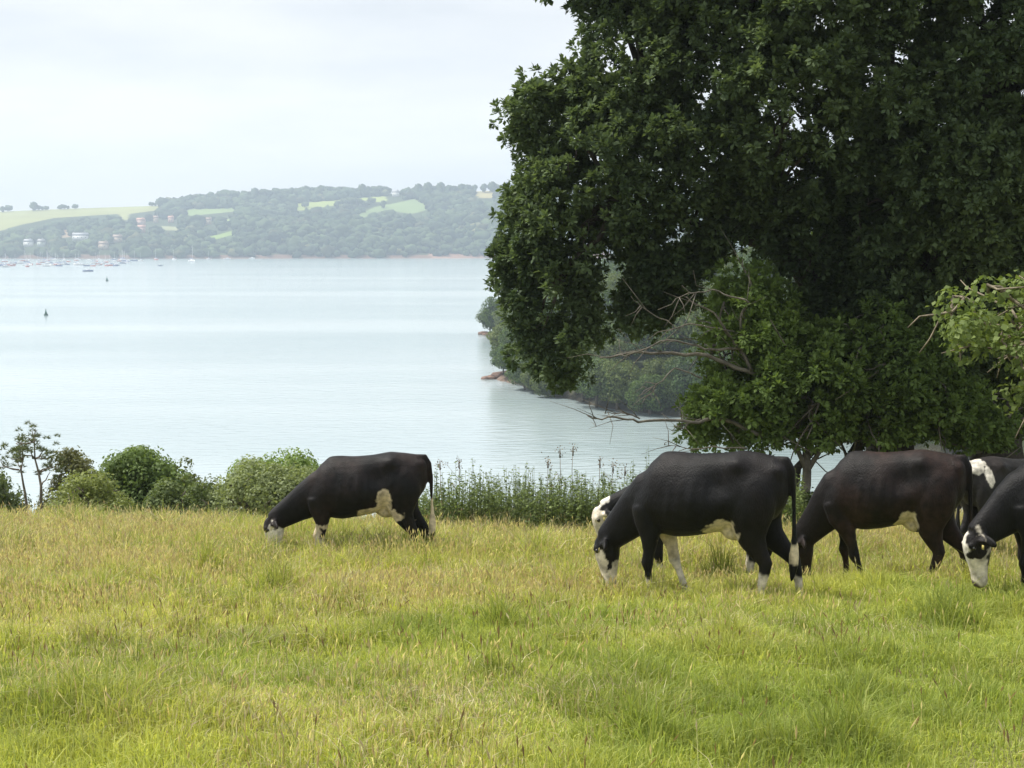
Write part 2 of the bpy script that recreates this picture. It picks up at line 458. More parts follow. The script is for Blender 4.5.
for x in (4.4,):
    a.tube([(x, -.6 if x < 0 else -.1, 1.1), (x, -.6 if x < 0 else -.1, 1.8), (x, .6 if x < 0 else .1, 1.8), (x, .6 if x < 0 else .1, 1.1)], [.03]*4, 4, (.6, .6, .6))
RAIL = a.mesh('rail')
def boat(px_, py_, lab, grp, sc=1.0, hull=None, sail=True, d=None):
    d = d or (CAMZ - WATER) / (-(at(0, py_, 1).z - CAMZ))
    p = at(px_, py_, d)
    e = tag(empty('sailing_boat' if sail else 'motor_boat', (p.x, p.y, WATER + .1), random.uniform(-.9, .9) + (math.pi if random.random() < .5 else 0)), lab, 'boat', grp)
    e.scale = (sc,) * 3
    link('hull', hull or random.choice(HULLS), M_paint, e); link('cabin', CABIN, M_paint, e); link('rail', RAIL, M_paint, e)
    if sail: link('mast', MAST, M_paint, e); link('boom', BOOM, M_paint, e)
for i in range(95):
    px_ = random.uniform(-6, 128); py_ = random.uniform(260.5, 267.5) - px_ * .012
    boat(px_, py_, 'small moored boat in the crowded marina along the left far shore', 'boats crowded in the marina', random.uniform(.5, .85), sail=random.random() < .7)
for i, (px_, py_, sc) in enumerate([(156, 260, .95), (174, 260, .85), (209, 259.6, .7), (134, 261, .8), (141, 261, .7)]):
    boat(px_, py_, 'small yacht with a bare mast moored apart, right of the marina', 'yachts moored right of the marina', sc)
boat(192, 262, 'largest white yacht at the far shore, right of the marina', 'yachts moored right of the marina', 1.25, HULLS[0])
boat(227, 259.5, 'little white motor boat near the dark far shore', None, .9, HULLS[0], False)
boat(252, 258.8, 'little white motor boat rightmost on the open far water', None, .8, HULLS[0], False)
boat(88, 271.5, 'dark small open boat on the water below the marina', None, .8, HULLS[2], False)
boat(160, 266, 'tiny dark boat on open water right of the marina', None, .5, HULLS[2], False)
def buoy(px_, py_, h, lab):
    d = (CAMZ - WATER) / (-(at(0, py_, 1).z - CAMZ)); p = at(px_, py_, d)
    e = tag(empty('channel_buoy', (p.x, p.y, WATER)), lab, 'buoy'); r = h * .32
    a = Acc(); a.tube([(0, 0, -.3), (0, 0, h*.2), (0, 0, h*.24)], [r, r, r*.7], 14, (.05, .10, .08)); link('float', a.mesh('float'), M_paint, e)
    a = Acc(); a.tube([(0, 0, h*.24), (0, 0, h*.82)], [r*.62, r*.12], 12, (.03, .12, .08)); link('cone', a.mesh('cone'), M_paint, e)
    a = Acc(); a.tube([(0, 0, h*.82), (0, 0, h*.92), (0, 0, h)], [r*.22, r*.22, .02], 8, (.05, .1, .08)); link('topmark', a.mesh('topmark'), M_paint, e)
buoy(46, 315.5, 2.1, 'dark green conical buoy floating nearest on the open water, left')
buoy(107, 281, 2.6, 'dark conical buoy floating beyond the nearest one, below the marina')

# rocks at the headland points
for i, (px_, py_, r_) in enumerate([(489, 379, 1.0), (507, 377.5, 1.8), (519, 377, 2.3), (532, 378, 2.6), (545, 383, 2.2), (560, 388, 2.2), (486, 334.5, 1.3), (493, 335.5, 1.6), (500, 337, 2), (506, 339.5, 2)]):
    d = (CAMZ - WATER) / (-(at(0, py_, 1).z - CAMZ)); p = at(px_, py_, d)
    V = ICO_V * (1 + np.round(rng.normal(0, .2, (len(ICO_V), 1)), 1)) * np.array([r_ * 1.5, r_, r_ * .5])
    a = Acc(); a.add(V, None, ICO_F, np.array([.24, .155, .12]) * random.uniform(.75, 1.1))
    o = link('shore_rock', a.mesh('rock'), M_rock); o.location = (p.x, p.y, WATER + .15 * r_)
    tag(o, 'low reddish rock at the water edge of the nearer wooded point' if py_ > 350 else 'low reddish rock at the tip of the farther wooded point', 'rock', 'rocks along the wooded shore')

# ------------------------------------------------------------------ foliage engines
def leafy(acc, C, rad, n, size, aspect, c_lo, c_hi, rg, flat=.8, shell=.55, up=.5, tone=None):
    """n leaves round each clump centre, mostly on the outside, turned outward and up"""
    k = len(C); rad = np.broadcast_to(rad, (k,))
    D = rg.normal(size=(k, n, 3)); D /= np.linalg.norm(D, axis=2)[..., None]
    rr = shell + (1 - shell) * rg.random((k, n, 1)) ** .6
    rr *= 1 + .25 * (rg.random((k, n, 1)) - .5)
    P = C[:, None] + D * rr * rad[:, None, None] * np.array([1, 1, flat])
    Nn = D + rg.normal(0, .55, D.shape) + np.array([0, 0, up])
    t = rg.random((k, n, 1)) * .6 + (tone if tone is not None else rg.random(k))[:, None, None] * .4
    col = np.array(c_lo) * (1 - t) + np.array(c_hi) * t
    acc.leaves(P.reshape(-1, 3), Nn.reshape(-1, 3), (size * rg.uniform(.7, 1.3, k * n)), aspect, col.reshape(-1, 3), rg=rg)

def rosettes(acc, C, rad, nr, nl, size, aspect, c_lo, c_hi, rg, flat=.8, tone=None):
    """sprigs of leaves radiating from twig ends set round each clump centre"""
    k = len(C); rad = np.broadcast_to(rad, (k,))
    D = rg.normal(size=(k, nr, 3)); D[..., 2] += .35; D /= np.linalg.norm(D, axis=2)[..., None]
    P = C[:, None] + D * rad[:, None, None] * rg.uniform(.55, 1.15, (k, nr, 1)) * np.array([1, 1, flat])
    P = P.reshape(-1, 3); D = D.reshape(-1, 3); m = len(P)
    ax = rg.normal(size=(m, nl, 3)) + D[:, None] * .9 + np.array([0, 0, .15]); ax /= np.linalg.norm(ax, axis=2)[..., None]
    up = D[:, None] * .5 + np.array([0, 0, 1.]) + rg.normal(0, .35, ax.shape)
    N_ = up - (up * ax).sum(2)[..., None] * ax; N_ /= np.linalg.norm(N_, axis=2)[..., None] + 1e-9
    b = np.cross(N_, ax); sz = size * rg.uniform(.7, 1.3, (m, nl, 1))
    O = P[:, None] + ax * sz * rg.uniform(.1, .7, (m, nl, 1))
    V = np.stack([O, O + ax * sz * .55 + b * sz * aspect * .5 + N_ * sz * .1, O + ax * sz, O + ax * sz * .5 - b * sz * aspect * .5 + N_ * sz * .08], 2).reshape(-1, 3)
    tn = (tone if tone is not None else rg.random(k)); tn = np.repeat(tn, nr)[:, None, None] * .45 + np.repeat(rg.random((m, 1, 1)), nl, 1) * .3 + rg.random((m, nl, 1)) * .25
    col = np.array(c_lo) * (1 - tn) + np.array(c_hi) * tn
    acc.add(V, np.arange(len(V)).reshape(-1, 4), None, np.repeat(col.reshape(-1, 3), 4, 0))

def wobble(a, b, n, amp, rg, sag=0.):
    a = np.array(a, float); b = np.array(b, float); t = np.linspace(0, 1, n)[:, None]
    P = a * (1 - t) + b * t
    off = np.cumsum(rg.normal(0, amp, (n, 3)), 0); off -= off[:1]; off -= t * off[-1:]
    P = P + off; P[:, 2] += sag * np.sin(t[:, 0] * np.pi)
    return P

# woodland trees of the headland: crown built of leaf-clump faces
def wood_crown(seed, c_lo, c_hi):
    rg = np.random.default_rng(seed); a = Acc()
    C = []
    for i in range(46):
        d = rg.normal(size=3); d /= np.linalg.norm(d); d[2] = d[2] * .9
        C.append(d * rg.uniform(.55, .85) * [1, 1, .85] + [0, 0, 1.25])
    C = np.array(C)
    leafy(a, C, rg.uniform(.2, .34, len(C)), 120, .075, .8, c_lo, c_hi, rg, shell=.75, up=.3)
    leafy(a, np.array([[0, 0, 1.15]]), np.array([.62]), 1200, .16, .9, c_lo, c_lo, rg, shell=.6)
    return a.mesh('wood_crown')
WC = [wood_crown(21, (.045, .07, .028), (.13, .20, .055)), wood_crown(22, (.04, .062, .03), (.10, .165, .055)),
      wood_crown(23, (.065, .095, .03), (.17, .21, .07))]
a = Acc(); rg_ = np.random.default_rng(5)
a.tube(wobble((0, 0, 0), (0, 0, 1.2), 5, .02, rg_), [.07, .06, .05, .04, .03], 6, (.12, .1, .08)); WT = a.mesh('wood_trunk')
def wood_tree(x, y, r):
    z = float(head_z(np.array([x]), np.array([y]))[0])
    e = tag(empty('woodland_tree', (x, y, z - .3), random.uniform(0, 6.28)), 'rounded broadleaf tree in the dense wood on the shore point', 'tree', 'trees of the wooded shore point')
    e.scale = (r, r, r * random.uniform(.9, 1.15))
    link('trunk', WT, M_bark, e); link('crown', random.choice(WC), M_leaf, e)
cnt = 0
pts = []
for it in range(6000):
    y = random.uniform(150, 395); x = coast_x(y) + abs(random.gauss(0, 1)) * 15 - (2.2 if y < 248 else .2)
    if x > y * .30 or y > 383 + (x > 6) * 6: continue
    r = 2.6 + 2.6 * random.random() if x - coast_x(y) < 6 else random.uniform(4, 6.5)
    if y > 340: r = min(r, 4.6)
    if any((x - q[0]) ** 2 + (y - q[1]) ** 2 < (.5 * (r + q[2])) ** 2 for q in pts): continue
    pts.append((x, y, r))
    if len(pts) >= 210: break
for q in pts: wood_tree(*q)

# ------------------------------------------------------------------ near trees
def seg_dist(poly, x, y):
    P = np.array(poly, float); Qn = np.roll(P, -1, 0); best = np.full(x.shape, 1e9)
    for (ax, ay), (bx, by) in zip(P, Qn):
        dx, dy = bx - ax, by - ay; t = np.clip(((x - ax) * dx + (y - ay) * dy) / (dx * dx + dy * dy + 1e-9), 0, 1)
        best = np.minimum(best, np.hypot(x - ax - t * dx, y - ay - t * dy))
    return best

def crown_points(poly, d0, n, maxT, rg, gap=None, gscale=1.2, lobes=0, lr=1.0, hug=.25):
    """clump centres filling the solid whose outline at distance d0 is poly"""
    P = np.array(poly); res = []
    x0, y0 = P.min(0); x1, y1 = P.max(0); mpp = d0 / F
    px = rg.uniform(x0, x1, n * 8); py = rg.uniform(y0, y1, n * 8)
    k = inside(poly, px, py); px, py = px[k], py[k]
    dist = seg_dist(poly, px, py) * mpp
    k = (dist > hug) | ((dist > hug * .3) & (rg.random(len(px)) < .2)); px, py, dist = px[k], py[k], dist[k]
    T = np.minimum(maxT, .5 + .9 * dist)
    off = T * np.sign(rg.random(len(px)) - .62) * np.sqrt(rg.random(len(px)))
    C = at_np(px, py, d0 + off)
    if gap:
        v = vnoise(C, gscale, 31, 2); k = v > gap; C = C[k]
    return C[:n]

def relax_lobes(C, lobes, lr, pull, rg, cull=0.):
    """draw clumps on to the outsides of larger lobes so the crown mounds up"""
    L_ = C[rg.choice(len(C), lobes, replace=False)]
    out = np.empty_like(C); keep = np.ones(len(C), bool)
    for i in range(0, len(C), 500):
        D = C[i:i+500, None] - L_[None]; dd = np.linalg.norm(D, axis=2); j = dd.argmin(1)
        v = D[np.arange(len(j)), j]; m = dd[np.arange(len(j)), j][:, None] + 1e-6
        tgt = L_[j] + v / m * lr
        keep[i:i+500] = (m[:, 0] < lr * 1.2) | (rg.random(len(j)) > cull)
        out[i:i+500] = np.where(m < lr * 1.0, C[i:i+500] * (1 - pull) + tgt * pull, C[i:i+500])
    return out[keep], L_

BARK = (.13, .115, .09); DARKBARK = (.07, .06, .05)
def near_tree(name, label, cat, base, poly, d0, n, maxT, rads, nl, size, c_lo, c_hi, seed, limbs=(), trunk_r=.3, gap=None,
              lobes=60, lr=.9, pull=.6, aspect=.6, bark=BARK, group=None, twigs=0, fork=None, extra=None, hug=.25, limb_k=.5, spread=.45, nr=0, cull=0., rim_w=0.):
    rg = np.random.default_rng(seed)
    C = crown_points(poly, d0, n, maxT, rg, gap, hug=hug)
    qx, qy = to_px(C[:, 0], C[:, 1], C[:, 2]); rim = seg_dist(poly, qx, qy) * d0 / F < rim_w
    rimC = C[rim]; C, Lb = relax_lobes(C[~rim], min(lobes, (~rim).sum()), lr, pull, rg, cull)
    qx, qy = to_px(C[:, 0], C[:, 1], C[:, 2]); C = C[inside(poly, qx, qy)]      # mounds stay within the crown
    C = np.concatenate([C, rimC])
    base = np.array(base, float)
    e = tag(empty(name, tuple(base)), label, cat, group)
    t = Acc(); b = Acc()
    cen = C.mean(0)
    fk = np.array(fork) if fork is not None else base * .45 + cen * .55
    nseg = 8
    P = wobble(base, fk, nseg, .04, rg)
    t.tube(P - base, np.linspace(trunk_r * 1.15, trunk_r * .7, nseg) * np.concatenate([[1.35, 1.1], np.ones(nseg - 2)]), 12, bark)
    link('trunk', t.mesh('trunk'), M_bark, e, True)
    mains = []
    for l in limbs:
        l = np.array(l, float); st = P[rg.integers(nseg // 2, nseg)]
        Q = wobble(st, l, 9, .06, rg, .3); mains.append(Q)
        b.tube(Q - base, np.linspace(trunk_r * limb_k, trunk_r * .1, 9), 8, bark)
    nodes = np.concatenate([P[nseg // 2:]] + mains)
    for q in Lb:
        j = np.linalg.norm(nodes - q, axis=1).argmin()
        if np.linalg.norm(nodes[j] - q) > 6: continue
        Q = wobble(nodes[j], q, 7, .08, rg, .1)
        b.tube(Q - base, np.linspace(trunk_r * .16, .02, 7), 5, bark)
        for k in range(3):
            s = Q[rg.integers(3, 7)]; en = q + rg.normal(0, spread, 3) - [0, 0, spread * .4]
            b.tube(wobble(s, en, 5, .05, rg) - base, np.linspace(.02, .006, 5), 4, bark)
    if extra:
        for pl, r0 in extra:
            pl = np.array(pl); b.tube(pl - base, np.linspace(r0, r0 * .25, len(pl)), 6, bark)
    link('branches', b.mesh('branches'), M_bark, e, True)
    f = Acc()
    rad = rg.uniform(rads[0], rads[1], len(C)); tone = vnoise(C, .5, seed, 2); tone = np.clip((tone - .3) * 2.5, 0, 1)
    if nr: rosettes(f, C - base, rad, nr, nl, size, aspect, c_lo, c_hi, rg, tone=tone)
    else: leafy(f, C - base, rad, nl, size, aspect, c_lo, c_hi, rg, tone=tone)
    link('crown', f.mesh('crown'), M_leaf, e)
    return e

def gz(x, y): return float(ground_z(np.array([x]), np.array([y]))[0])
def gbase(px_, d):
    x = (px_ - 512) / F * d; return (x, d, gz(x, d) - .1)

OAK = [(572, 8), (583, 22), (574, 48), (560, 68), (546, 76), (536, 70), (514, 88), (504, 105), (492, 126), (498, 150),
       (516, 154), (506, 168), (518, 178), (500, 186), (490, 202), (498, 218), (490, 238), (487, 268), (497, 282), (498, 300),
       (504, 325), (508, 355), (526, 380), (556, 398), (584, 384), (584, 356), (604, 370), (618, 345), (604, 300), (600, 262), (628, 262), (618, 300),
       (610, 362), (640, 372), (654, 338), (682, 328), (694, 300), (710, 278), (730, 262), (756, 250), (800, 300), (812, 360), (850, 380),
       (920, 380), (1024, 400), (1160, 380), (1300, 200), (1240, -150), (1000, -320), (700, -320), (600, -200), (560, -60), (534, -4)]
near_tree('oak_tree', 'huge dark oak tree whose crown overhangs the water and fills the upper right', 'tree', gbase(905, 25), OAK, 25.5, 7600, 3.6,
          (.20, .34), 28, .092, (.044, .074, .038), (.175, .235, .110), 41, nr=6, cull=.6, spread=.2, rim_w=.55,
          limbs=[at(620, 200, 25), at(640, 90, 26), at(800, 60, 27), at(900, -60, 26), at(1000, 100, 24), at(1100, 0, 26)],
          trunk_r=.42, gap=.27, limb_k=.3, lobes=135, lr=.95, pull=.9, fork=at(880, 300, 25.5), bark=DARKBARK, hug=.22)
RIGHT = [(780, 330), (800, 260), (850, 160), (900, 120), (960, 150), (1030, 110), (1180, 140), (1250, 300), (1200, 430), (1060, 450), (1000, 446), (940, 440), (880, 436), (800, 420), (770, 380)]
near_tree('ash_tree', 'dark thick-trunked tree behind the oak at the right edge of the field', 'tree', gbase(1005, 27), RIGHT, 28.5, 1300, 2.2,
          (.22, .38), 24, .11, (.048, .080, .034), (.18, .25, .09), 43, nr=6, limbs=[at(900, 250, 28), at(1100, 220, 28), at(1000, 150, 28)],
          trunk_r=.50, lobes=60, fork=at(1000, 320, 28), bark=DARKBARK)
THORN = [(690, 444), (684, 405), (704, 372), (696, 340), (716, 280), (745, 262), (775, 270), (800, 320), (850, 325), (890, 290), (930, 310), (960, 360), (1010, 410), (1010, 450),
         (960, 452), (930, 440), (890, 450), (860, 442), (830, 458), (800, 450), (770, 462), (745, 456), (720, 452)]
ex = []
def ppl(*p): return [at(*q) for q in p]
ex += [(ppl((800, 400, 23.5), (752, 370, 23), (700, 352, 23), (650, 352, 23), (600, 356, 23)), .06),
       (ppl((752, 370, 23), (735, 330, 23), (718, 300, 22.8), (690, 285, 22.6)), .04),
       (ppl((740, 350, 23), (705, 345, 23), (672, 335, 22.8), (640, 345, 22.6), (620, 352, 22.6)), .03),
       (ppl((745, 340, 23), (740, 310, 23), (752, 280, 23), (740, 255, 23)), .03),
       (ppl((760, 440, 23), (715, 420, 23), (680, 424, 22.8), (640, 420, 22.6), (612, 414, 22.5), (584, 411, 22.4)), .045),
       (ppl((700, 421, 22.9), (685, 428, 22.8), (672, 426, 22.8)), .02), (ppl((640, 420, 22.6), (622, 412, 22.6), (600, 416, 22.6)), .018),
       (ppl((745, 448, 22.6), (700, 446, 22.5), (668, 443, 22.4)), .02),
       (ppl((752, 300, 22.6), (725, 285, 22.6), (700, 290, 22.5), (672, 305, 22.4)), .02),
       (ppl((735, 330, 23), (700, 318, 22.6), (678, 320, 22.5), (655, 300, 22.5), (640, 285, 22.4)), .02),
       (ppl((700, 380, 22.6), (672, 370, 22.5), (650, 385, 22.4), (638, 398, 22.4)), .018)]
for i_, q_ in enumerate(ex):      # bend and fork the bare boughs
    p_ = np.array(q_[0]); t_ = np.linspace(0, len(p_) - 1, len(p_) * 4); z_ = np.stack([np.interp(t_, np.arange(len(p_)), p_[:, k]) for k in range(3)], -1)
    ex[i_] = (z_ + np.cumsum(rng.normal(0, .018, z_.shape), 0) * np.array([1, 1, 1]), q_[1] * .8)
for q_ in list(ex):
    for k_ in range(8):
        i_ = rng.integers(1, len(q_[0])); a0 = np.array(q_[0][i_ - 1]); a1 = np.array(q_[0][i_]); st_ = a0 + (a1 - a0) * rng.random()
        en_ = st_ + (a1 - a0) / np.linalg.norm(a1 - a0) * rng.uniform(.15, .5) + rng.normal(0, .2, 3)
        ex.append(([st_, (st_ + en_) / 2 + rng.normal(0, .04, 3), en_], .008))
th = near_tree('thorn_tree', 'mid-green thorn tree with bare pale branches reaching out over the water', 'tree', gbase(800, 23.5), THORN, 24, 1000, 1.8,
          (.16, .3), 20, .085, (.07, .115, .038), (.22, .31, .085), 47, nr=7, limbs=[at(730, 380, 23.5), at(900, 400, 24), at(850, 370, 24), at(740, 430, 23.2), at(950, 420, 24)],
          trunk_r=.085, lobes=40, lr=.7, fork=at(812, 440, 23.6), extra=ex, bark=(.15, .135, .11), gap=.33)
# slim stems standing below the crowns
for i, (pts_, r_, lab) in enumerate([
        ([(838, 500, 24), (845, 470, 24), (862, 440, 24.2), (878, 400, 24.4)], .14, 'slim dark leaning trunk just left of the oak trunk behind the grazing cow'),
        ([(790, 500, 23.8), (797, 468, 23.8), (812, 452, 23.8), (838, 440, 23.9), (850, 425, 23.9)], .08, 'crooked brown stem leaning right in the gap between two grazing cows'),
        ([(950, 500, 24), (966, 470, 24), (985, 452, 24), (1000, 430, 24), (1010, 400, 24)], .09, 'thin crooked dark stem beside the broad right-hand trunk')]):
    P = np.array([at(*q) for q in pts_]); base = np.array([P[0][0], P[0][1], gz(P[0][0], P[0][1]) - .1]); P[0] = base
    e = tag(empty('sapling', tuple(base)), lab, 'tree')
    a = Acc(); a.tube(P - base, np.linspace(r_, r_ * .5, len(P)), 8, DARKBARK); link('trunk', a.mesh('trunk'), M_bark, e, True)
    a = Acc(); rg = np.random.default_rng(60 + i)
    for k in range(7):
        s = P[rg.integers(1, len(P))]; en = s + np.array([rg.normal(0, .6), rg.normal(0, .4), rg.uniform(.1, .6)])
        a.tube(wobble(s, en, 6, .05, rg) - base, np.linspace(r_ * .3, .006, 6), 5, (.2, .18, .15))
    link('branches', a.mesh('branches'), M_bark, e, True)
    a = Acc(); leafy(a, P[-1][None] - base + rg.normal(0, .4, (10, 3)), .35, 90, .08, .6, (.03, .05, .015), (.08, .11, .03), rg); link('crown', a.mesh('crown'), M_leaf, e)

HAZEL = [(938, 292), (960, 284), (985, 284), (1000, 276), (1040, 280), (1150, 250), (1220, 330), (1180, 430), (1060, 425), (1024, 412), (995, 410), (978, 398), (1000, 385), (985, 362), (962, 368), (948, 340), (956, 320)]
near_tree('hazel_tree', 'bright green hazel branches with large leaves entering at the right edge', 'tree', gbase(1190, 15.5), HAZEL, 15.5, 170, .9,
          (.14, .28), 42, .075, (.07, .11, .03), (.21, .27, .085), 53, limbs=[at(1000, 340, 15.5), at(1060, 300, 15.5), at(1010, 390, 15.5)],
          trunk_r=.08, lobes=30, lr=.4, pull=.3, aspect=.8, bark=(.2, .17, .12), fork=at(1130, 380, 15.5), hug=.06)

# shrubs on the left -------------------------------------------------
def shrub(label, px_, d, poly, n, maxT, rads, nl, size, lo, hi, seed, **k):
    return near_tree('shrub', label, 'shrub', gbase(px_, d), poly, d, n, maxT, rads, nl, size, lo, hi, seed,
                     trunk_r=.05, lobes=max(6, n // 8), lr=.5, pull=.5, hug=.08, fork=None, spread=.12, **k)
shrub('rounded tall green bush, highest of the bushes between the pines and left cow', 138, 26, [(94, 520), (96, 484), (106, 468), (120, 458), (143, 453), (158, 460), (170, 472), (186, 480), (190, 520)], 130, 1.2, (.22, .36), 150, .075, (.07, .115, .045), (.18, .25, .08), 71)
shrub('yellow-green low bush at the foot of the tallest left bush', 92, 23.5, [(40, 530), (56, 500), (66, 482), (80, 474), (100, 478), (112, 492), (128, 505), (136, 530)], 100, .8, (.16, .28), 130, .06, (.13, .165, .06), (.30, .34, .12), 72)
shrub('dark green low bush with spiky top, right of the tallest left bush', 185, 23.5, [(144, 530), (150, 498), (165, 486), (180, 482), (200, 486), (214, 502), (220, 530)], 100, .8, (.16, .28), 130, .06, (.085, .12, .05), (.21, .26, .10), 73)
shrub('thin grey-green bush with open top beside the dark low bush', 205, 26, [(168, 500), (172, 468), (182, 462), (192, 476), (205, 482), (214, 478), (222, 488), (224, 500)], 34, .6, (.14, .22), 80, .06, (.08, .1, .05), (.17, .2, .08), 74, gap=.42)
shrub('broad grey-green bush behind the head of the left cow', 262, 23.5, [(214, 530), (218, 492), (232, 474), (245, 462), (262, 466), (290, 472), (312, 474), (320, 500), (320, 530)], 150, 1.0, (.18, .3), 130, .06, (.12, .15, .07), (.28, .33, .16), 75)
shrub('bright green bush rising above the grey-green one behind the left cow', 278, 26, [(232, 500), (236, 472), (250, 464), (270, 460), (295, 458), (318, 465), (332, 476), (340, 500)], 90, .9, (.18, .3), 140, .07, (.10, .16, .05), (.25, .34, .10), 76)
shrub('sparse feathery brownish bush right beside the two pines', 70, 25, [(34, 520), (50, 470), (58, 456), (74, 452), (88, 462), (98, 480), (100, 520)], 60, .7, (.14, .24), 80, .06, (.09, .1, .05), (.2, .2, .09), 77, gap=.4)
shrub('pale hazy grey-green bush at the left edge behind the pines', 6, 27, [(-40, 520), (-30, 480), (-6, 470), (8, 480), (20, 496), (26, 520)], 60, .7, (.16, .26), 110, .07, (.08, .11, .05), (.18, .22, .1), 78)
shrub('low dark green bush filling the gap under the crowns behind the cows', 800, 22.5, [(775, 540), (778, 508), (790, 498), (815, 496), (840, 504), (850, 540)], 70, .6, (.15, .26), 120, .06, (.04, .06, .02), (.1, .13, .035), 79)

# pines: tufts on flat plates of branches
def pine(label, px_, top, d, plates, seed):
    rg = np.random.default_rng(seed)
    base = np.array(gbase(px_, d)); tp = np.array(at(px_, top, d))
    e = tag(empty('pine_tree', tuple(base)), label, 'tree', 'two slender pines at the left edge')
    P = wobble(base, tp, 10, .03, rg)
    a = Acc(); a.tube(P - base, np.linspace(.04, .006, 10), 8, (.19, .165, .14)); link('trunk', a.mesh('trunk'), M_bark, e, True)
    b = Acc(); f = Acc(); C = []
    for (qx, qy, wpx) in plates:
        c = np.array(at(qx, qy, d)) ; c[1] += rg.uniform(-.3, .3)
        st = P[np.abs(P[:, 2] - (c[2] - .1)).argmin()]
        b.tube(wobble(st, c, 5, .02, rg) - base, np.linspace(.015, .005, 5), 5, (.18, .15, .12))
        m = max(4, int(wpx / 2.0))
        for k in range(m):
            C.append(c + np.array([rg.normal(0, wpx * d / F * .6), rg.normal(0, wpx * d / F * .6), rg.normal(0, .11)]))
    C = np.array(C)
    n = 40; D = rg.normal(size=(len(C), n, 3)); D[..., 2] = np.abs(D[..., 2]) * .8; D /= np.linalg.norm(D, axis=2)[..., None]
    A = C[:, None] + D * .03; B = C[:, None] + D * rg.uniform(.05, .11, (len(C), n, 1))
    s = np.cross(D, rg.normal(size=D.shape)); s /= np.linalg.norm(s, axis=2)[..., None]; s *= .007
    V = np.stack([A - s, A + s, B], 2).reshape(-1, 3) - base
    col = np.array([.075, .10, .055]) + rg.random((len(V) // 3, 1)) * np.array([.09, .09, .05])
    f.add(V, None, np.arange(len(V)).reshape(-1, 3), np.repeat(col, 3, 0))
    link('branches', b.mesh('branches'), M_bark, e, True); link('crown', f.mesh('crown'), M_leaf, e)
pine('taller slender pine, the right one of the pair at the left edge', 32, 430, 24,
     [(32, 430, 5), (28, 438, 9), (38, 440, 8), (22, 444, 10), (36, 448, 10), (46, 450, 10), (42, 458, 12), (54, 456, 8), (50, 464, 12), (24, 452, 8), (58, 468, 10), (46, 474, 10), (30, 436, 8)], 81)
pine('shorter slender pine, the left one of the pair at the left edge', 22, 443, 24.6,
     [(22, 443, 8), (16, 446, 9), (12, 452, 10), (8, 458, 9), (18, 458, 12), (14, 464, 10), (26, 450, 8), (2, 460, 8), (-4, 466, 7)], 82)

# ------------------------------------------------------------------ nettle bank at the field edge
rg = np.random.default_rng(91)
ne = Acc(); nst = 2300
sx = rg.uniform(-2.2, 4.5, nst) ; sy = rg.uniform(19.2, 21.3, nst)
lim = rg.random(nst)
hh = .95 * rg.uniform(.5, 1.15, nst) * (.55 + .85 * vnoise(np.stack([sx, sy], -1), 1.6, 6, 3))
pxs, _ = to_px(sx, sy, ground_z(sx, sy)); k = (pxs > 412) & (pxs < 800); sx, sy, hh = sx[k], sy[k], hh[k]
sz = ground_z(sx, sy)
for x, y, z, h in zip(sx, sy, sz, hh):
    lean = rg.normal(0, .05, 2)
    top = np.array([x + lean[0], y + lean[1], z + h])
    ne.tube([(x, y, z), tuple((np.array([x, y, z]) + top) / 2 + rg.normal(0, .01, 3)), tuple(top)], [.005, .004, .002], 3, (.10, .13, .05))
    m = 22; t = rg.uniform(.15, 1, m)[:, None]
    P = np.array([[x, y, z]]) * (1 - t) + top[None] * t
    D = rg.normal(size=(m, 3)) * [1, 1, .25]; D /= np.linalg.norm(D, axis=1)[:, None]
    P = P + D * (.055 * (1.1 - t * .75))
    c = (np.array([.08, .115, .04]) + rg.random((m, 1)) * np.array([.11, .13, .04])) * rg.uniform(.75, 1.2)
    ne.leaves(P, D * .5 + np.array([0, 0, 1]) + rg.normal(0, .3, (m, 3)), .085 * (1.15 - t[:, 0] * .65), .55, c, rg=rg)
no = link('nettles', ne.mesh('nettles'), M_leaf)
tag(no, 'dense green nettle bank along the far edge of the field between the cows', 'nettles', kind='stuff')
# tall dead stalks rising over it
for i, (px_, top, d) in enumerate([(560, 452, 20), (573, 450, 20.2), (548, 462, 19.8), (440, 464, 19.6), (459, 462, 19.9), (600, 462, 20), (625, 470, 20), (613, 466, 19.7)]):
    b_ = np.array(gbase(px_ + rg.uniform(-4, 4), d)); t_ = np.array(at(px_, top, d))
    e = tag(empty('dead_stalk', tuple(b_)), 'thin dead seed stalk rising above the nettles at the field edge', 'plant', 'dead stalks above the nettle bank')
    P = wobble(b_, t_, 6, .01, rg); a = Acc(); a.tube(P - b_, np.linspace(.007, .003, 6), 4, (.18, .14, .09)); sm_ = a; a = Acc(); m = 26
    Q = t_ - b_ + rg.normal(0, 1, (m, 3)) * [.03, .03, .05]
    a.tube([t_ - b_ - np.array([0, 0, .08]), t_ - b_ + np.array([0, 0, .05])], [.012, .004], 5, (.16, .12, .07))
    a.leaves(Q, rg.normal(size=(m, 3)), .03, .5, np.tile([[.16, .12, .07]], (m, 1)), rg=rg)
    for k in range(4):
        s = P[rg.integers(2, 5)] - b_; en = s + rg.normal(0, .09, 3) + [0, 0, .1]; sm_.tube([s, en], [.003, .002], 3, (.18, .14, .09))
        sm_.leaves(en + rg.normal(0, .02, (6, 3)), rg.normal(size=(6, 3)), .03, .5, np.tile([[.16, .12, .07]], (6, 1)), rg=rg)
    link('stem', sm_.mesh('stem'), M_bark, e); link('seed_head', a.mesh('seed_head'), M_bark, e)

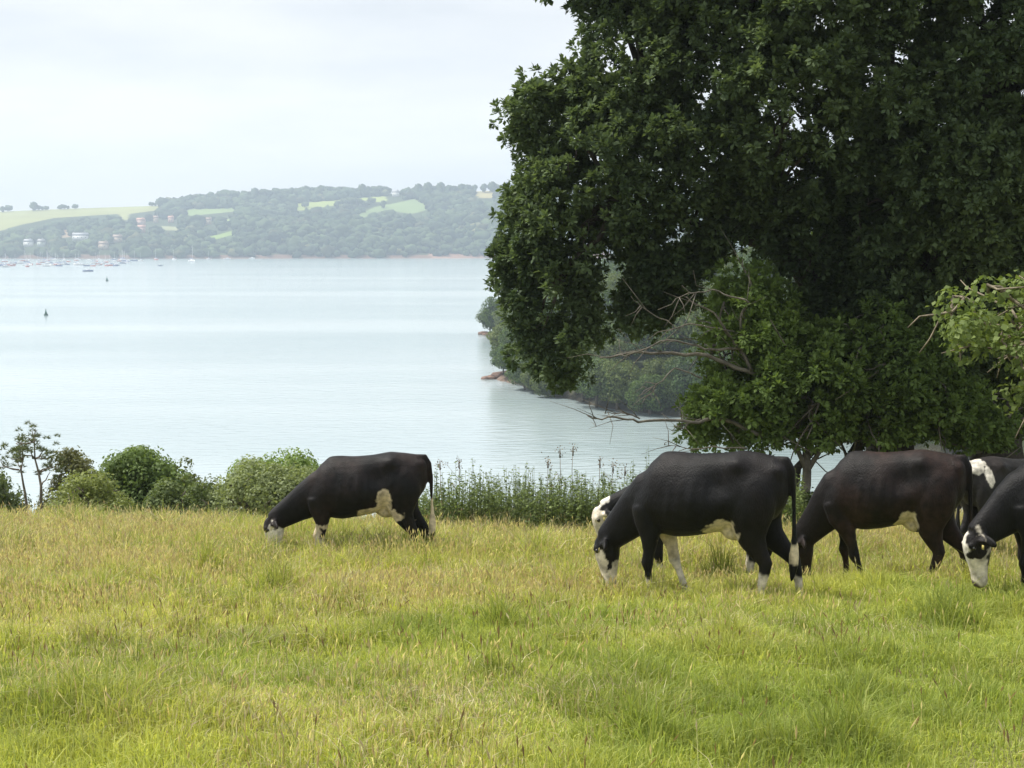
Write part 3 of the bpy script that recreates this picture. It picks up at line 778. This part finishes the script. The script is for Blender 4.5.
# ------------------------------------------------------------------ grass
rg = np.random.default_rng(101)
TUSS = [(80, 712, 1.0), (30, 712, .8), (575, 592, .6), (495, 630, .5), (270, 600, .7), (120, 590, .6), (945, 627, .9), (965, 622, .7), (490, 672, .5),
        (210, 580, .6), (730, 640, .5), (860, 700, .6), (770, 757, .5), (845, 758, .6), (170, 548, .6), (430, 575, .5), (140, 700, .5), (720, 585, .5), (640, 745, .4), (1000, 590, .6)]
tus = []
for (a_, b_, s_) in TUSS:
    d = 8.
    for _ in range(20):
        p_ = at(a_, b_, d); d += (CAMZ - gz(p_.x, d)) / max(1e-3, (CAMZ - p_.z) / d) * .5 - d * .5
    p_ = at(a_, b_, d); tus.append((p_.x, d, s_))
tus = np.array(tus)
def fieldtone(x, y):
    P = np.stack([x, y * .8], -1)
    straw = vnoise(P, .45, 11, 4)
    px_, _ = to_px(x, y, ground_z(x, y))
    s = .22 + .52 * sstep(9.5, 14.5, y) + (straw - .5) * 1.9 - .10 * sstep(600, 1000, px_) - .12 * (1 - sstep(6, 9, y))
    return np.clip(s, 0, 1)
def blades(acc, x, y, h, wd, col, lean=.35, tipcol=None):
    n = len(x); z = ground_z(x, y) - .01
    a = rg.uniform(0, 2 * np.pi, n); ln = np.abs(rg.normal(0, lean, n)) * h
    dx, dy = np.cos(a) * ln, np.sin(a) * ln
    b = rg.uniform(0, 2 * np.pi, n); wx, wy = np.cos(b) * wd / 2, np.sin(b) * wd / 2
    B = np.stack([x, y, z], -1); Wv = np.stack([wx, wy, 0 * wx], -1)
    Mi = B + np.stack([dx * .35, dy * .35, h * .62], -1); Tp = B + np.stack([dx * 1.1, dy * 1.1, h * (1 - .25 * np.minimum(1, ln / h))], -1)
    V = np.stack([B - Wv, B + Wv, Mi + Wv * .8, Mi - Wv * .8, Tp], 1).reshape(-1, 3)
    i = np.arange(n)[:, None] * 5
    acc.add(V, i + np.array([[0, 1, 2, 3]]), i + np.array([[3, 2, 4]]), np.repeat(col, 5, 0))
def sample(y0, y1, dens, mx=1.14):
    A = (y0 + y1) * (y1 - y0) * .5 * .346 * 2 * mx; n = int(A * dens)
    y = np.sqrt(rg.uniform(y0 ** 2, y1 ** 2, n)); x = rg.uniform(-1, 1, n) * .346 * mx * y
    return x, y
gr = Acc()
G1, G2, G3 = np.array([.28, .35, .085]), np.array([.56, .57, .16]), np.array([.72, .66, .42])
G4 = np.array([.56, .45, .32])
for (y0, y1, dens) in [(5.2, 8, 5200), (8, 11, 4300), (11, 15, 3000), (15, 21.5, 2100)]:
    x, y = sample(y0, y1, dens)
    s = fieldtone(x, y); n = len(x)
    cl = vnoise(np.stack([x, y], -1), 2.6, 21, 3); fine = vnoise(np.stack([x, y], -1), 7, 23, 2)
    lush = vnoise(np.stack([x, y], -1), .7, 24, 3)
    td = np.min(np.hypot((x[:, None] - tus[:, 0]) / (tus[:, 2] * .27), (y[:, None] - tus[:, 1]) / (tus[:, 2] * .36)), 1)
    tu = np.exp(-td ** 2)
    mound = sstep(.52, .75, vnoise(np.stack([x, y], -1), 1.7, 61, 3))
    m2 = sstep(.56, .74, vnoise(np.stack([x, y * .8], -1), 3.1, 63, 2)) * rg.uniform(.3, 1, len(x))
    mound = np.maximum(mound, m2)
    tall = sstep(14.6, 16.6, y) * (.55 + .9 * cl)
    h = (.035 + .13 * cl ** 1.6 * (.35 + 1.1 * fine) + .07 * mound + .11 * tall * (1 + .6 * (1 - sstep(0, 1.5, x))) + .10 * sstep(10.8, 13, y) * (.4 + cl)) * 1 * (1 + 1.3 * tu) * rg.uniform(.5, 1.35, n)
    u = rg.random(n)
    u2 = np.clip(u * .8 + (lush - .5) * 1.5 + .05, 0, 1)[:, None]
    col = G1 * (1 - u2) + G2 * u2
    st = (rg.random(n) < s * .62 * (1 - .8 * tu))[:, None]
    pk = (rg.random(n) < .48)[:, None]
    col = np.where(st, np.where(pk, G4, G3) * rg.uniform(.6, 1.15, (n, 1)), col)
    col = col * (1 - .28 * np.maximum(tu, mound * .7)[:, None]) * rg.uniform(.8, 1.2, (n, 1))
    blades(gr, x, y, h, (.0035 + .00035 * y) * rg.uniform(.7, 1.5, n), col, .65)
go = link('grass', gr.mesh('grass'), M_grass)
tag(go, 'short yellow-green meadow grass covering the field', 'grass', kind='stuff')
# taller seeding grasses
sg = Acc()
def seed_stalks(x, y, h, headcol, stemcol):
    n = len(x); z = ground_z(x, y)
    a = rg.uniform(0, 2 * np.pi, n); ln = np.abs(rg.normal(0, .38, n)) * h
    B = np.stack([x, y, z], -1); T_ = B + np.stack([np.cos(a) * ln, np.sin(a) * ln, h * .97], -1)
    Mi = B * .45 + T_ * .55 + np.stack([-np.cos(a) * ln * .12, -np.sin(a) * ln * .12, 0 * h], -1)
    wv = np.stack([.0011 + .00009 * y, 0 * y, 0 * y], -1)
    V = np.stack([B - wv, B + wv, Mi + wv, Mi - wv, T_ + wv * .7, T_ - wv * .7], 1).reshape(-1, 3)
    i = np.arange(n)[:, None] * 6
    sg.add(V, np.concatenate([i + [[0, 1, 2, 3]], i + [[3, 2, 4, 5]]]), None, np.repeat(stemcol, 6, 0))
    dr = (T_ - Mi); dr /= np.linalg.norm(dr, axis=1)[:, None]
    hl_ = rg.uniform(.03, .075, n)[:, None]; r_ = (rg.uniform(.0022, .0055, n) + .00016 * y)[:, None]
    S0 = T_ - dr * .01; S1 = T_ + dr * hl_ * .45; S2 = T_ + dr * hl_
    X = np.array([[1., 0, 0]]); Yv = np.array([[0, 1., 0]])
    V = np.stack([S0, S1 - X * r_, S1 + X * r_, S2, S1 - Yv * r_, S1 + Yv * r_], 1).reshape(-1, 3)
    sg.add(V, np.concatenate([i + [[0, 2, 3, 1]], i + [[0, 5, 3, 4]]]), None, np.repeat(headcol, 6, 0))
for (y0, y1, dens) in [(5.2, 21.5, 520)]:
    x, y = sample(y0, y1, dens)
    s = fieldtone(x, y); pat = vnoise(np.stack([x, y], -1), .8, 71, 3); k = rg.random(len(x)) < (.05 + s * 1.2) * (.07 + .63 * sstep(8, 18.5, y)) * (.25 + 2.4 * sstep(.42, .72, pat)); x, y, s = x[k], y[k], s[k]; n = len(x)
    far = sstep(12, 17, y)
    pt = vnoise(np.stack([x, y], -1), .9, 44, 3)
    h = (.10 + .10 * rg.random(n) + (.20 * far * rg.random(n) ** 1.4 + .05 * far) * (.5 + pt))
    h *= np.where(rg.random(n) < .04, 1.25, 1)
    t = rg.random((n, 1)); hc = np.array([.44, .34, .24]) * (1 - t) + np.array([.74, .68, .45]) * t
    stc = np.array([.36, .40, .13]) * (1 - t) + np.array([.66, .60, .32]) * t
    seed_stalks(x, y, h, hc, stc)
x, y = sample(5.2, 12.5, 16); n = len(x); pat = vnoise(np.stack([x, y], -1), 1.1, 77, 3); k = pat > .48; x, y = x[k], y[k]; n = len(x)
seed_stalks(x, y, rg.uniform(.10, .22, n), np.tile([[.26, .19, .11]], (n, 1)), np.tile([[.20, .22, .08]], (n, 1)))
x, y = sample(5.2, 17, 22); n = len(x)      # flattened dead stems
blades(sg, x, y, rg.uniform(.05, .11, n), .0035 + .0003 * y, np.array([[.74, .66, .42]]) * rg.uniform(.6, 1.1, (n, 1)), 1.9)
so_ = link('seeding_grass', sg.mesh('seeding_grass'), M_grass)
tag(so_, 'tall straw-coloured seeding grass, thickest toward the far edge of the field', 'grass', kind='stuff')

# ------------------------------------------------------------------ cows
def loft(bm, path, n=20, yc=0.0, power=2.2):
    """path: list of (x, y, z, a, b [, ang]) ; a = half size in the bending plane, b = half width across; closed"""
    P = np.array([(q[0], q[1], q[2]) for q in path], float); t = np.gradient(P, axis=0); t /= np.linalg.norm(t, axis=1)[:, None]
    rings = []
    for i, q in enumerate(path):
        side = Vector((0, 1, 0)); tv = Vector(t[i]); up = side.cross(tv)
        if up.length < .1: up = Vector((1, 0, 0))
        up.normalize(); side = tv.cross(up).normalized()
        ring = []
        for k in range(n):
            th = 2 * math.pi * k / n; c, s = math.cos(th), math.sin(th)
            cc = math.copysign(abs(c) ** (2 / power), c); ss = math.copysign(abs(s) ** (2 / power), s)
            ring.append(bm.verts.new(Vector(P[i]) + side * (cc * q[4]) + up * (ss * q[3])))
        rings.append(ring)
    for r0, r1 in zip(rings, rings[1:]):
        for k in range(n): bm.faces.new((r0[k], r0[(k + 1) % n], r1[(k + 1) % n], r1[k]))
    bm.faces.new(rings[0][::-1]); bm.faces.new(rings[-1])

def blob(bm, c, r, rot=None):
    m = Matrix.Translation(c) @ (rot or Matrix.Identity(4)) @ Matrix.Diagonal((*r, 1))
    bmesh.ops.create_icosphere(bm, subdivisions=3, radius=1, matrix=m)

def cow(name, label, px_, d, heading, scale=1.0, legs=None, head=None, zs=1.0, patches=(), seed=0, tagged=True, swish=0., base=(.006, .006, .0068), brown=.5, group='cows grazing in the field', tail_white=None):
    """local +X is the way the cow faces, +Y its left side"""
    legs = legs or {}
    bm = bmesh.new()
    # trunk of the body: top, bottom, half width
    T = [(-.775, 1.20, 1.02, .06), (-.745, 1.27, .92, .13), (-.66, 1.325, .80, .205), (-.52, 1.345, .74, .235), (-.36, 1.36, .69, .245), (-.18, 1.33, .63, .265),
         (0., 1.31, .585, .285), (.18, 1.30, .56, .28), (.32, 1.285, .575, .24), (.43, 1.21, .60, .20), (.53, 1.08, .64, .155), (.60, .96, .70, .10)]
    T = [(x, tz, bz + .035 * (x > -.6), wv) for (x, tz, bz, wv) in T]
    rings = []; n = 28
    for (x, tz, bz, wv) in T:
        cz = bz + (tz - bz) * .46; ring = []
        for k in range(n):
            th = 2 * math.pi * k / n; c, s = math.cos(th), math.sin(th)
            yv = math.copysign(abs(c) ** .86, c) * wv * (1 - (.20 * max(0, s) ** 1.5)); zv = cz + (s * (tz - cz) if s > 0 else s * (cz - bz))
            ring.append(bm.verts.new((x, yv, zv)))
        rings.append(ring)
    for r0, r1 in zip(rings, rings[1:]):
        for k in range(n): bm.faces.new((r0[k], r0[(k + 1) % n], r1[(k + 1) % n], r1[k]))
    bm.faces.new(rings[0][::-1]); bm.faces.new(rings[-1])
    # neck
    hx, hy, hz = head or (.86, .0, .50)          # poll
    N0 = np.array([.40, 0, .92]); N3 = np.array([hx, hy, hz])
    nk = [(.26, 0, 1.0, .24, .20), (.42, 0, .90, .245, .16)]
    for t_, a_, b_ in [(.35, .205, .125), (.55, .17, .11), (.75, .145, .10), (.92, .125, .095), (1.0, .105, .09)]:
        q = N0 * (1 - t_) + N3 * t_; nk.append((q[0], q[1], q[2], a_, b_))
    loft(bm, nk, 22)
    # head hanging from the poll to the muzzle
    hang = np.array([-.05, 0, -1.0]); hang /= np.linalg.norm(hang)
    if head and len(legs.get('hang', ())) == 3: hang = np.array(legs['hang'], float); hang /= np.linalg.norm(hang)
    PP = N3 + np.array([.02, 0, .05])
    hl = [(0, .07, .07), (.04, .10, .088), (.10, .118, .098), (.17, .112, .10), (.24, .095, .082), (.31, .078, .066), (.37, .068, .062), (.42, .066, .068), (.455, .058, .062), (.475, .03, .035)]
    fwd = np.array([1, 0, -.05])
    loft(bm, [(*(PP + hang * l - fwd * (.02 + l * .06)), a_, b_) for l, a_, b_ in hl], 20)
    for s in (-1, 1):           # cheeks, brow ridges, ears
        blob(bm, PP + hang * .17 + np.array([-.045, s * .05, 0]), (.075, .04, .09))
        blob(bm, PP + hang * .11 + np.array([.045, s * .082, 0]), (.03, .022, .035))
        blob(bm, PP + hang * .05 + np.array([-.075, s * .165, .0]), (.022, .10, .045), Matrix.Rotation(.35 * s, 4, 'Z') @ Matrix.Rotation(-.25 * s, 4, 'X'))
        blob(bm, PP + hang * .06 + np.array([-.03, s * .10, 0.]), (.03, .05, .025))
        blob(bm, (.36, s * .105, .88), (.15, .085, .26), Matrix.Rotation(.12, 4, 'Y'))   # shoulder
        blob(bm, (-.50, s * .16, .93), (.20, .095, .28), Matrix.Rotation(-.2, 4, 'Y'))       # thigh
    blob(bm, (.60, 0, .74), (.11, .09, .15))                      # brisket
    blob(bm, (-.32, 0, .69), (.13, .11, .09))                    # udder
    # legs: near = +Y
    dfl = {'fl': (0, 0), 'fr': (0, 0), 'hl': (0, 0), 'hr': (0, 0)}
    dfl.update({k: v for k, v in legs.items() if k in dfl})
    for key, s in (('fl', 1), ('fr', -1)):
        o = dfl[key][0]; y = s * .13
        loft(bm, [(.44, y, .86, .13, .07), (.42 + o * .1, y, .70, .115, .075), (.40 + o * .3, y * 1.02, .58, .082, .062), (.41 + o * .5, y, .46, .052, .046), (.425 + o * .62, y, .37, .056, .05), (.415 + o * .72, y, .30, .034, .031), (.41 + o * .85, y, .20, .031, .029), (.41 + o * .93, y, .125, .040, .036),
                  (.425 + o * .97, y, .075, .036, .036), (.44 + o, y, .035, .050, .046), (.445 + o, y, 0, .056, .05)], 14)
    for key, s in (('hl', 1), ('hr', -1)):
        o = dfl[key][0]; y = s * .135
        loft(bm, [(-.50, y, 1.02, .20, .085), (-.49 + o * .05, y, .86, .195, .095), (-.49 + o * .15, y * 1.05, .74, .165, .088), (-.53 + o * .3, y, .63, .115, .066), (-.60 + o * .45, y, .53, .078, .048), (-.655 + o * .55, y, .455, .062, .042), (-.65 + o * .65, y, .38, .050, .040), (-.635 + o * .8, y, .26, .037, .034),
                  (-.62 + o * .9, y, .14, .042, .038), (-.60 + o * .95, y, .08, .038, .038), (-.585 + o, y, .035, .052, .047), (-.58 + o, y, 0, .058, .05)], 14)
    # tail
    sw = swish
    loft(bm, [(-.66, 0, 1.30, .03, .03), (-.75, 0, 1.30, .036, .034), (-.80, sw * .1, 1.22, .030, .030), (-.815, sw * .2, 1.08, .024, .024), (-.82, sw * .35, .92, .020, .02), (-.825, sw * .5, .76, .020, .02), (-.83, sw * .7, .64, .030, .027),
              (-.83, sw * .85, .53, .045, .036), (-.825, sw, .42, .042, .034), (-.815, sw * 1.1, .33, .022, .02), (-.81, sw * 1.15, .29, .01, .01)], 12)
    bmesh.ops.recalc_face_normals(bm, faces=bm.faces)
    me = bpy.data.meshes.new('cow_tmp'); bm.to_mesh(me); bm.free()
    tmp = bpy.data.objects.new('tmp', me); COL.objects.link(tmp)
    rm = tmp.modifiers.new('r', 'REMESH'); rm.mode = 'VOXEL'; rm.voxel_size = .0125
    sm = tmp.modifiers.new('s', 'SMOOTH'); sm.iterations = 12; sm.factor = .5
    dg = bpy.context.evaluated_depsgraph_get()
    body = bpy.data.meshes.new_from_object(tmp.evaluated_get(dg))
    bpy.data.objects.remove(tmp); bpy.data.meshes.remove(me)
    nv = len(body.vertices); V = np.empty(nv * 3, np.float32); body.vertices.foreach_get('co', V); V = V.reshape(-1, 3).astype(float)
    nrm = np.empty(nv * 3, np.float32); body.vertices.foreach_get('normal', nrm); nrm = nrm.reshape(-1, 3)
    # soft muscle and rib relief
    rel = (vnoise(V, 5., seed, 2) - .5) * .016
    ribs = np.sin(V[:, 0] * 62 + V[:, 2] * 8) * .0022 * sstep(.62, .8, V[:, 2]) * (1 - sstep(1.05, 1.2, V[:, 2])) * sstep(-.25, -.1, V[:, 0]) * (1 - sstep(.2, .35, V[:, 0]))
    def g(c, rad, amp):
        q = V.copy(); q[:, 1] = np.abs(q[:, 1]); return amp * np.exp(-(((q - np.array(c)) / np.array(rad)) ** 2).sum(1))
    rel = rel * sstep(.45, .7, V[:, 2]) + g((-.37, .19, 1.27), (.09, .08, .07), .055) + g((-.71, .10, 1.22), (.06, .06, .06), .035) \
        + g((.28, 0, 1.30), (.16, .07, .12), .022) + g((.46, .19, .86), (.10, .1, .12), .016) + g((-.22, .26, 1.1), (.13, .12, .13), -.05) \
        + g((.18, .3, .9), (.10, .15, .30), -.012) + g((.38, .2, 1.05), (.05, .1, .22), .012) + g((-.50, .25, .95), (.14, .12, .2), .015) \
        + g((-.3, .3, .75), (.08, .15, .12), -.035) + g((.0, .3, .9), (.2, .15, .25), .012)
    V2 = V + nrm * (rel + ribs)[:, None]
    body.vertices.foreach_set('co', V2.astype(np.float32).ravel())
    # coat
    b0 = np.array(base); b1 = np.array([.045, .024, .018])
    k = np.clip((vnoise(V, 3.2, seed + 3, 3) - .45) * 2.4 + .2 * sstep(1.0, 1.35, V[:, 2]), 0, 1)[:, None] * brown
    col = b0 * (1 - k) + b1 * k
    wob = (vnoise(V, 7., seed + 5, 3) - .5) + .5 * (vnoise(V, 24., seed + 6, 2) - .5)
    for (c, r, cc) in patches:
        q = np.sqrt((((V - np.array(c)) / np.array(r)) ** 2).sum(1)) + wob * .9
        if c[2] == 0: q = q - wob * .65
        m = (1 - sstep(.94, 1.06, q))[:, None]; col = col * (1 - m) + np.array(cc) * m
    dirt = vnoise(V, 14., seed + 9, 3)[:, None]
    white = (col.max(1) > .3)[:, None]
    col = np.where(white, col * (.72 + .4 * dirt), col)
    # muzzle skin and hooves
    mz = PP + hang * .465
    m = (1 - sstep(.05, .075, np.linalg.norm(V - mz, axis=1)))[:, None]; col = col * (1 - m) + np.array([.07, .05, .05]) * m
    m = (V[:, 2] < .045)[:, None]; col = np.where(m, np.array([.04, .035, .03]), col)
    a = body.color_attributes.new('tint', 'FLOAT_COLOR', 'POINT'); cc = np.ones((nv, 4), np.float32); cc[:, :3] = col; a.data.foreach_set('color', cc.ravel())
    body.materials.clear()
    x = (px_ - 512) / F * d
    z = min(gz(x + i * .4, d + j * .2) for i in (-1, 0, 1) for j in (-1, 0, 1)) 
    e = tag(empty(name, (x, d, z), heading), label, 'cow', group); e.scale = (scale, scale, scale * zs)
    link('body', body, M_coat, e, True)
    for s in (-1, 1):
        me = bpy.data.meshes.new('eye'); b2 = bmesh.new(); bmesh.ops.create_uvsphere(b2, u_segments=12, v_segments=8, radius=.018); b2.to_mesh(me); b2.free()
        o = link('eye', me, M_eye, e, True); o.location = tuple(PP + hang * .125 + np.array([.03, s * .093, 0]))
    if tagged:
        for s in (1,):
            a = Acc(); a.box((0, 0, 0), (.006, .026, .036), (1, 1, 1)); o = link('ear_tag', a.mesh('ear_tag'), M_tag, e)
            o.location = tuple(PP + hang * .07 + np.array([-.02, s * .165, -.03])); o.rotation_euler = (0, 0, .2)
    return e
W_ = (.62, .56, .46); CR = (.60, .51, .36); WB = (.70, .66, .58)
UD = ((-.30, 0, .56), (.20, .5, .17), CR)
def sock(x, y, h): return ((x, y, 0), (.24, .125, h), W_)
PI = math.pi
# B: large cow in the middle
cow('cow', 'nearest middle black cow with white belly and white lower legs, tail hanging to its hocks', 702, 12.95, PI - .42, 1.03,
    legs={'fl': (.0,), 'fr': (-.26,), 'hl': (.06,), 'hr': (-.26,)}, head=(.86, .0, .50), zs=1.03,
    patches=[((-.25, .12, .64), (.15, .35, .15), CR), ((-.08, 0, .55), (.36, .26, .07), CR), ((.22, -.13, .2), (.22, .1, .36), W_), sock(.43, .13, .26),
             sock(-.55, .135, .38), sock(-.74, -.135, .38), ((.87, .1, .3), (.07, .16, .14), W_), ((.72, .04, .16), (.14, .2, .18), W_), ((.85, 0, .56), (.05, .06, .06), WB),
             ((-.83, 0, .52), (.07, .07, .11), CR), ((.30, -.1, .5), (.1, .12, .14), CR)], seed=1, brown=.1)
# C: behind it, white face looking out
cow('cow', 'white-faced cow mostly hidden behind the nearest middle cow, its head showing', 694, 14.9, PI + .06, 1.0,
    legs={'fl': (-.1,), 'hl': (.05,)}, head=(.92, 0, .80),
    patches=[((.97, 0, .60), (.16, .25, .30), W_), ((.94, 0, .92), (.10, .10, .10), WB), sock(.42, .13, .3), sock(.42, -.13, .3), sock(-.58, .13, .3), sock(-.58, -.13, .3)], seed=2, brown=.2)
# A: left cow
cow('cow', 'lone black cow at the left, white flank notch and pale face down in tall grass', 357, 16.4, PI + .04, .99,
    legs={'fl': (.02,), 'fr': (.10,), 'hl': (.06,), 'hr': (-.14,)}, head=(.98, 0, .56),
    patches=[((-.30, .25, .76), (.085, .2, .19), CR), ((-.24, .1, .65), (.28, .4, .10), CR), ((.0, 0, .54), (.5, .3, .06), CR), ((.97, .0, .26), (.22, .25, .30), WB), ((.5, 0, .42), (.09, .3, .2), CR), sock(.42, .13, .42), sock(.42, -.13, .4), ((-.83, 0, .60), (.07, .08, .22), CR), sock(-.6, .13, .22), sock(-.7, -.13, .22)], seed=3, brown=.35)
# D: dark brown-black cow
cow('cow', 'brownish-black cow with dark legs and small cream udder, grazing just right of the middle cow', 888, 14.1, PI - .36, .98,
    legs={'fl': (-.28,), 'fr': (-.06,), 'hl': (.18,), 'hr': (-.2,)}, head=(.80, .0, .46), zs=1.09,
    patches=[((-.24, .12, .66), (.11, .30, .14), CR), ((0., 0, .52), (.35, .2, .05), CR), ((.88, .1, .28), (.05, .05, .12), (.3, .26, .2))], seed=4, brown=.6, base=(.009, .0075, .0075))
# E: behind on the right, rump toward the left
cow('cow', 'black cow with a white rump patch standing behind the cows at the right edge', 1024, 16.2, .35, .95,
    patches=[((-.66, -.05, 1.28), (.12, .30, .12), WB), ((-.56, -.16, 1.18), (.05, .2, .13), WB), sock(-.6, .13, .3), sock(-.6, -.13, .3)], seed=5, brown=.2, head=(.86, 0, .5), tagged=False, base=(.025, .024, .025))
# F: right edge, nearest
cow('cow', 'black cow cut off by the right edge with a white face and black eye patch', 1082, 12.5, PI + .05, 1.03,
    legs={'fl': (.05,), 'fr': (-.1,)}, head=(.84, .03, .58),
    patches=[((.84, .0, .28), (.14, .2, .33), W_), ((.95, 0, .45), (.08, .12, .2), WB), ((.84, .10, .50), (.07, .09, .10), (.012, .01, .01)), ((.90, .10, .44), (.04, .05, .035), (.012, .01, .01)), ((-.25, 0, .56), (.2, .4, .14), CR), sock(.42, .13, .2), sock(-.6, .13, .3), sock(-.6, -.13, .3)], seed=6, brown=.1)

# ------------------------------------------------------------------ haze
a = Acc(); a.box((0, 1150, (WATER - 11 + 125) / 2), (5600, 2800, 125 - WATER + 11))
hz = bpy.data.materials.new('haze'); hz.use_nodes = True; nt = hz.node_tree; nt.nodes.clear()
o = nt.nodes.new('ShaderNodeOutputMaterial'); v = nt.nodes.new('ShaderNodeVolumePrincipled')
v.inputs['Color'].default_value = (.66, .76, .89, 1); v.inputs['Density'].default_value = HAZE; v.inputs['Anisotropy'].default_value = 0.2
nt.links.new(v.outputs[0], o.inputs['Volume'])
ho = link('haze', a.mesh('haze'), hz); tag(ho, kind='stuff')
tag(ho, 'pale summer haze over the estuary and far shore', 'haze')
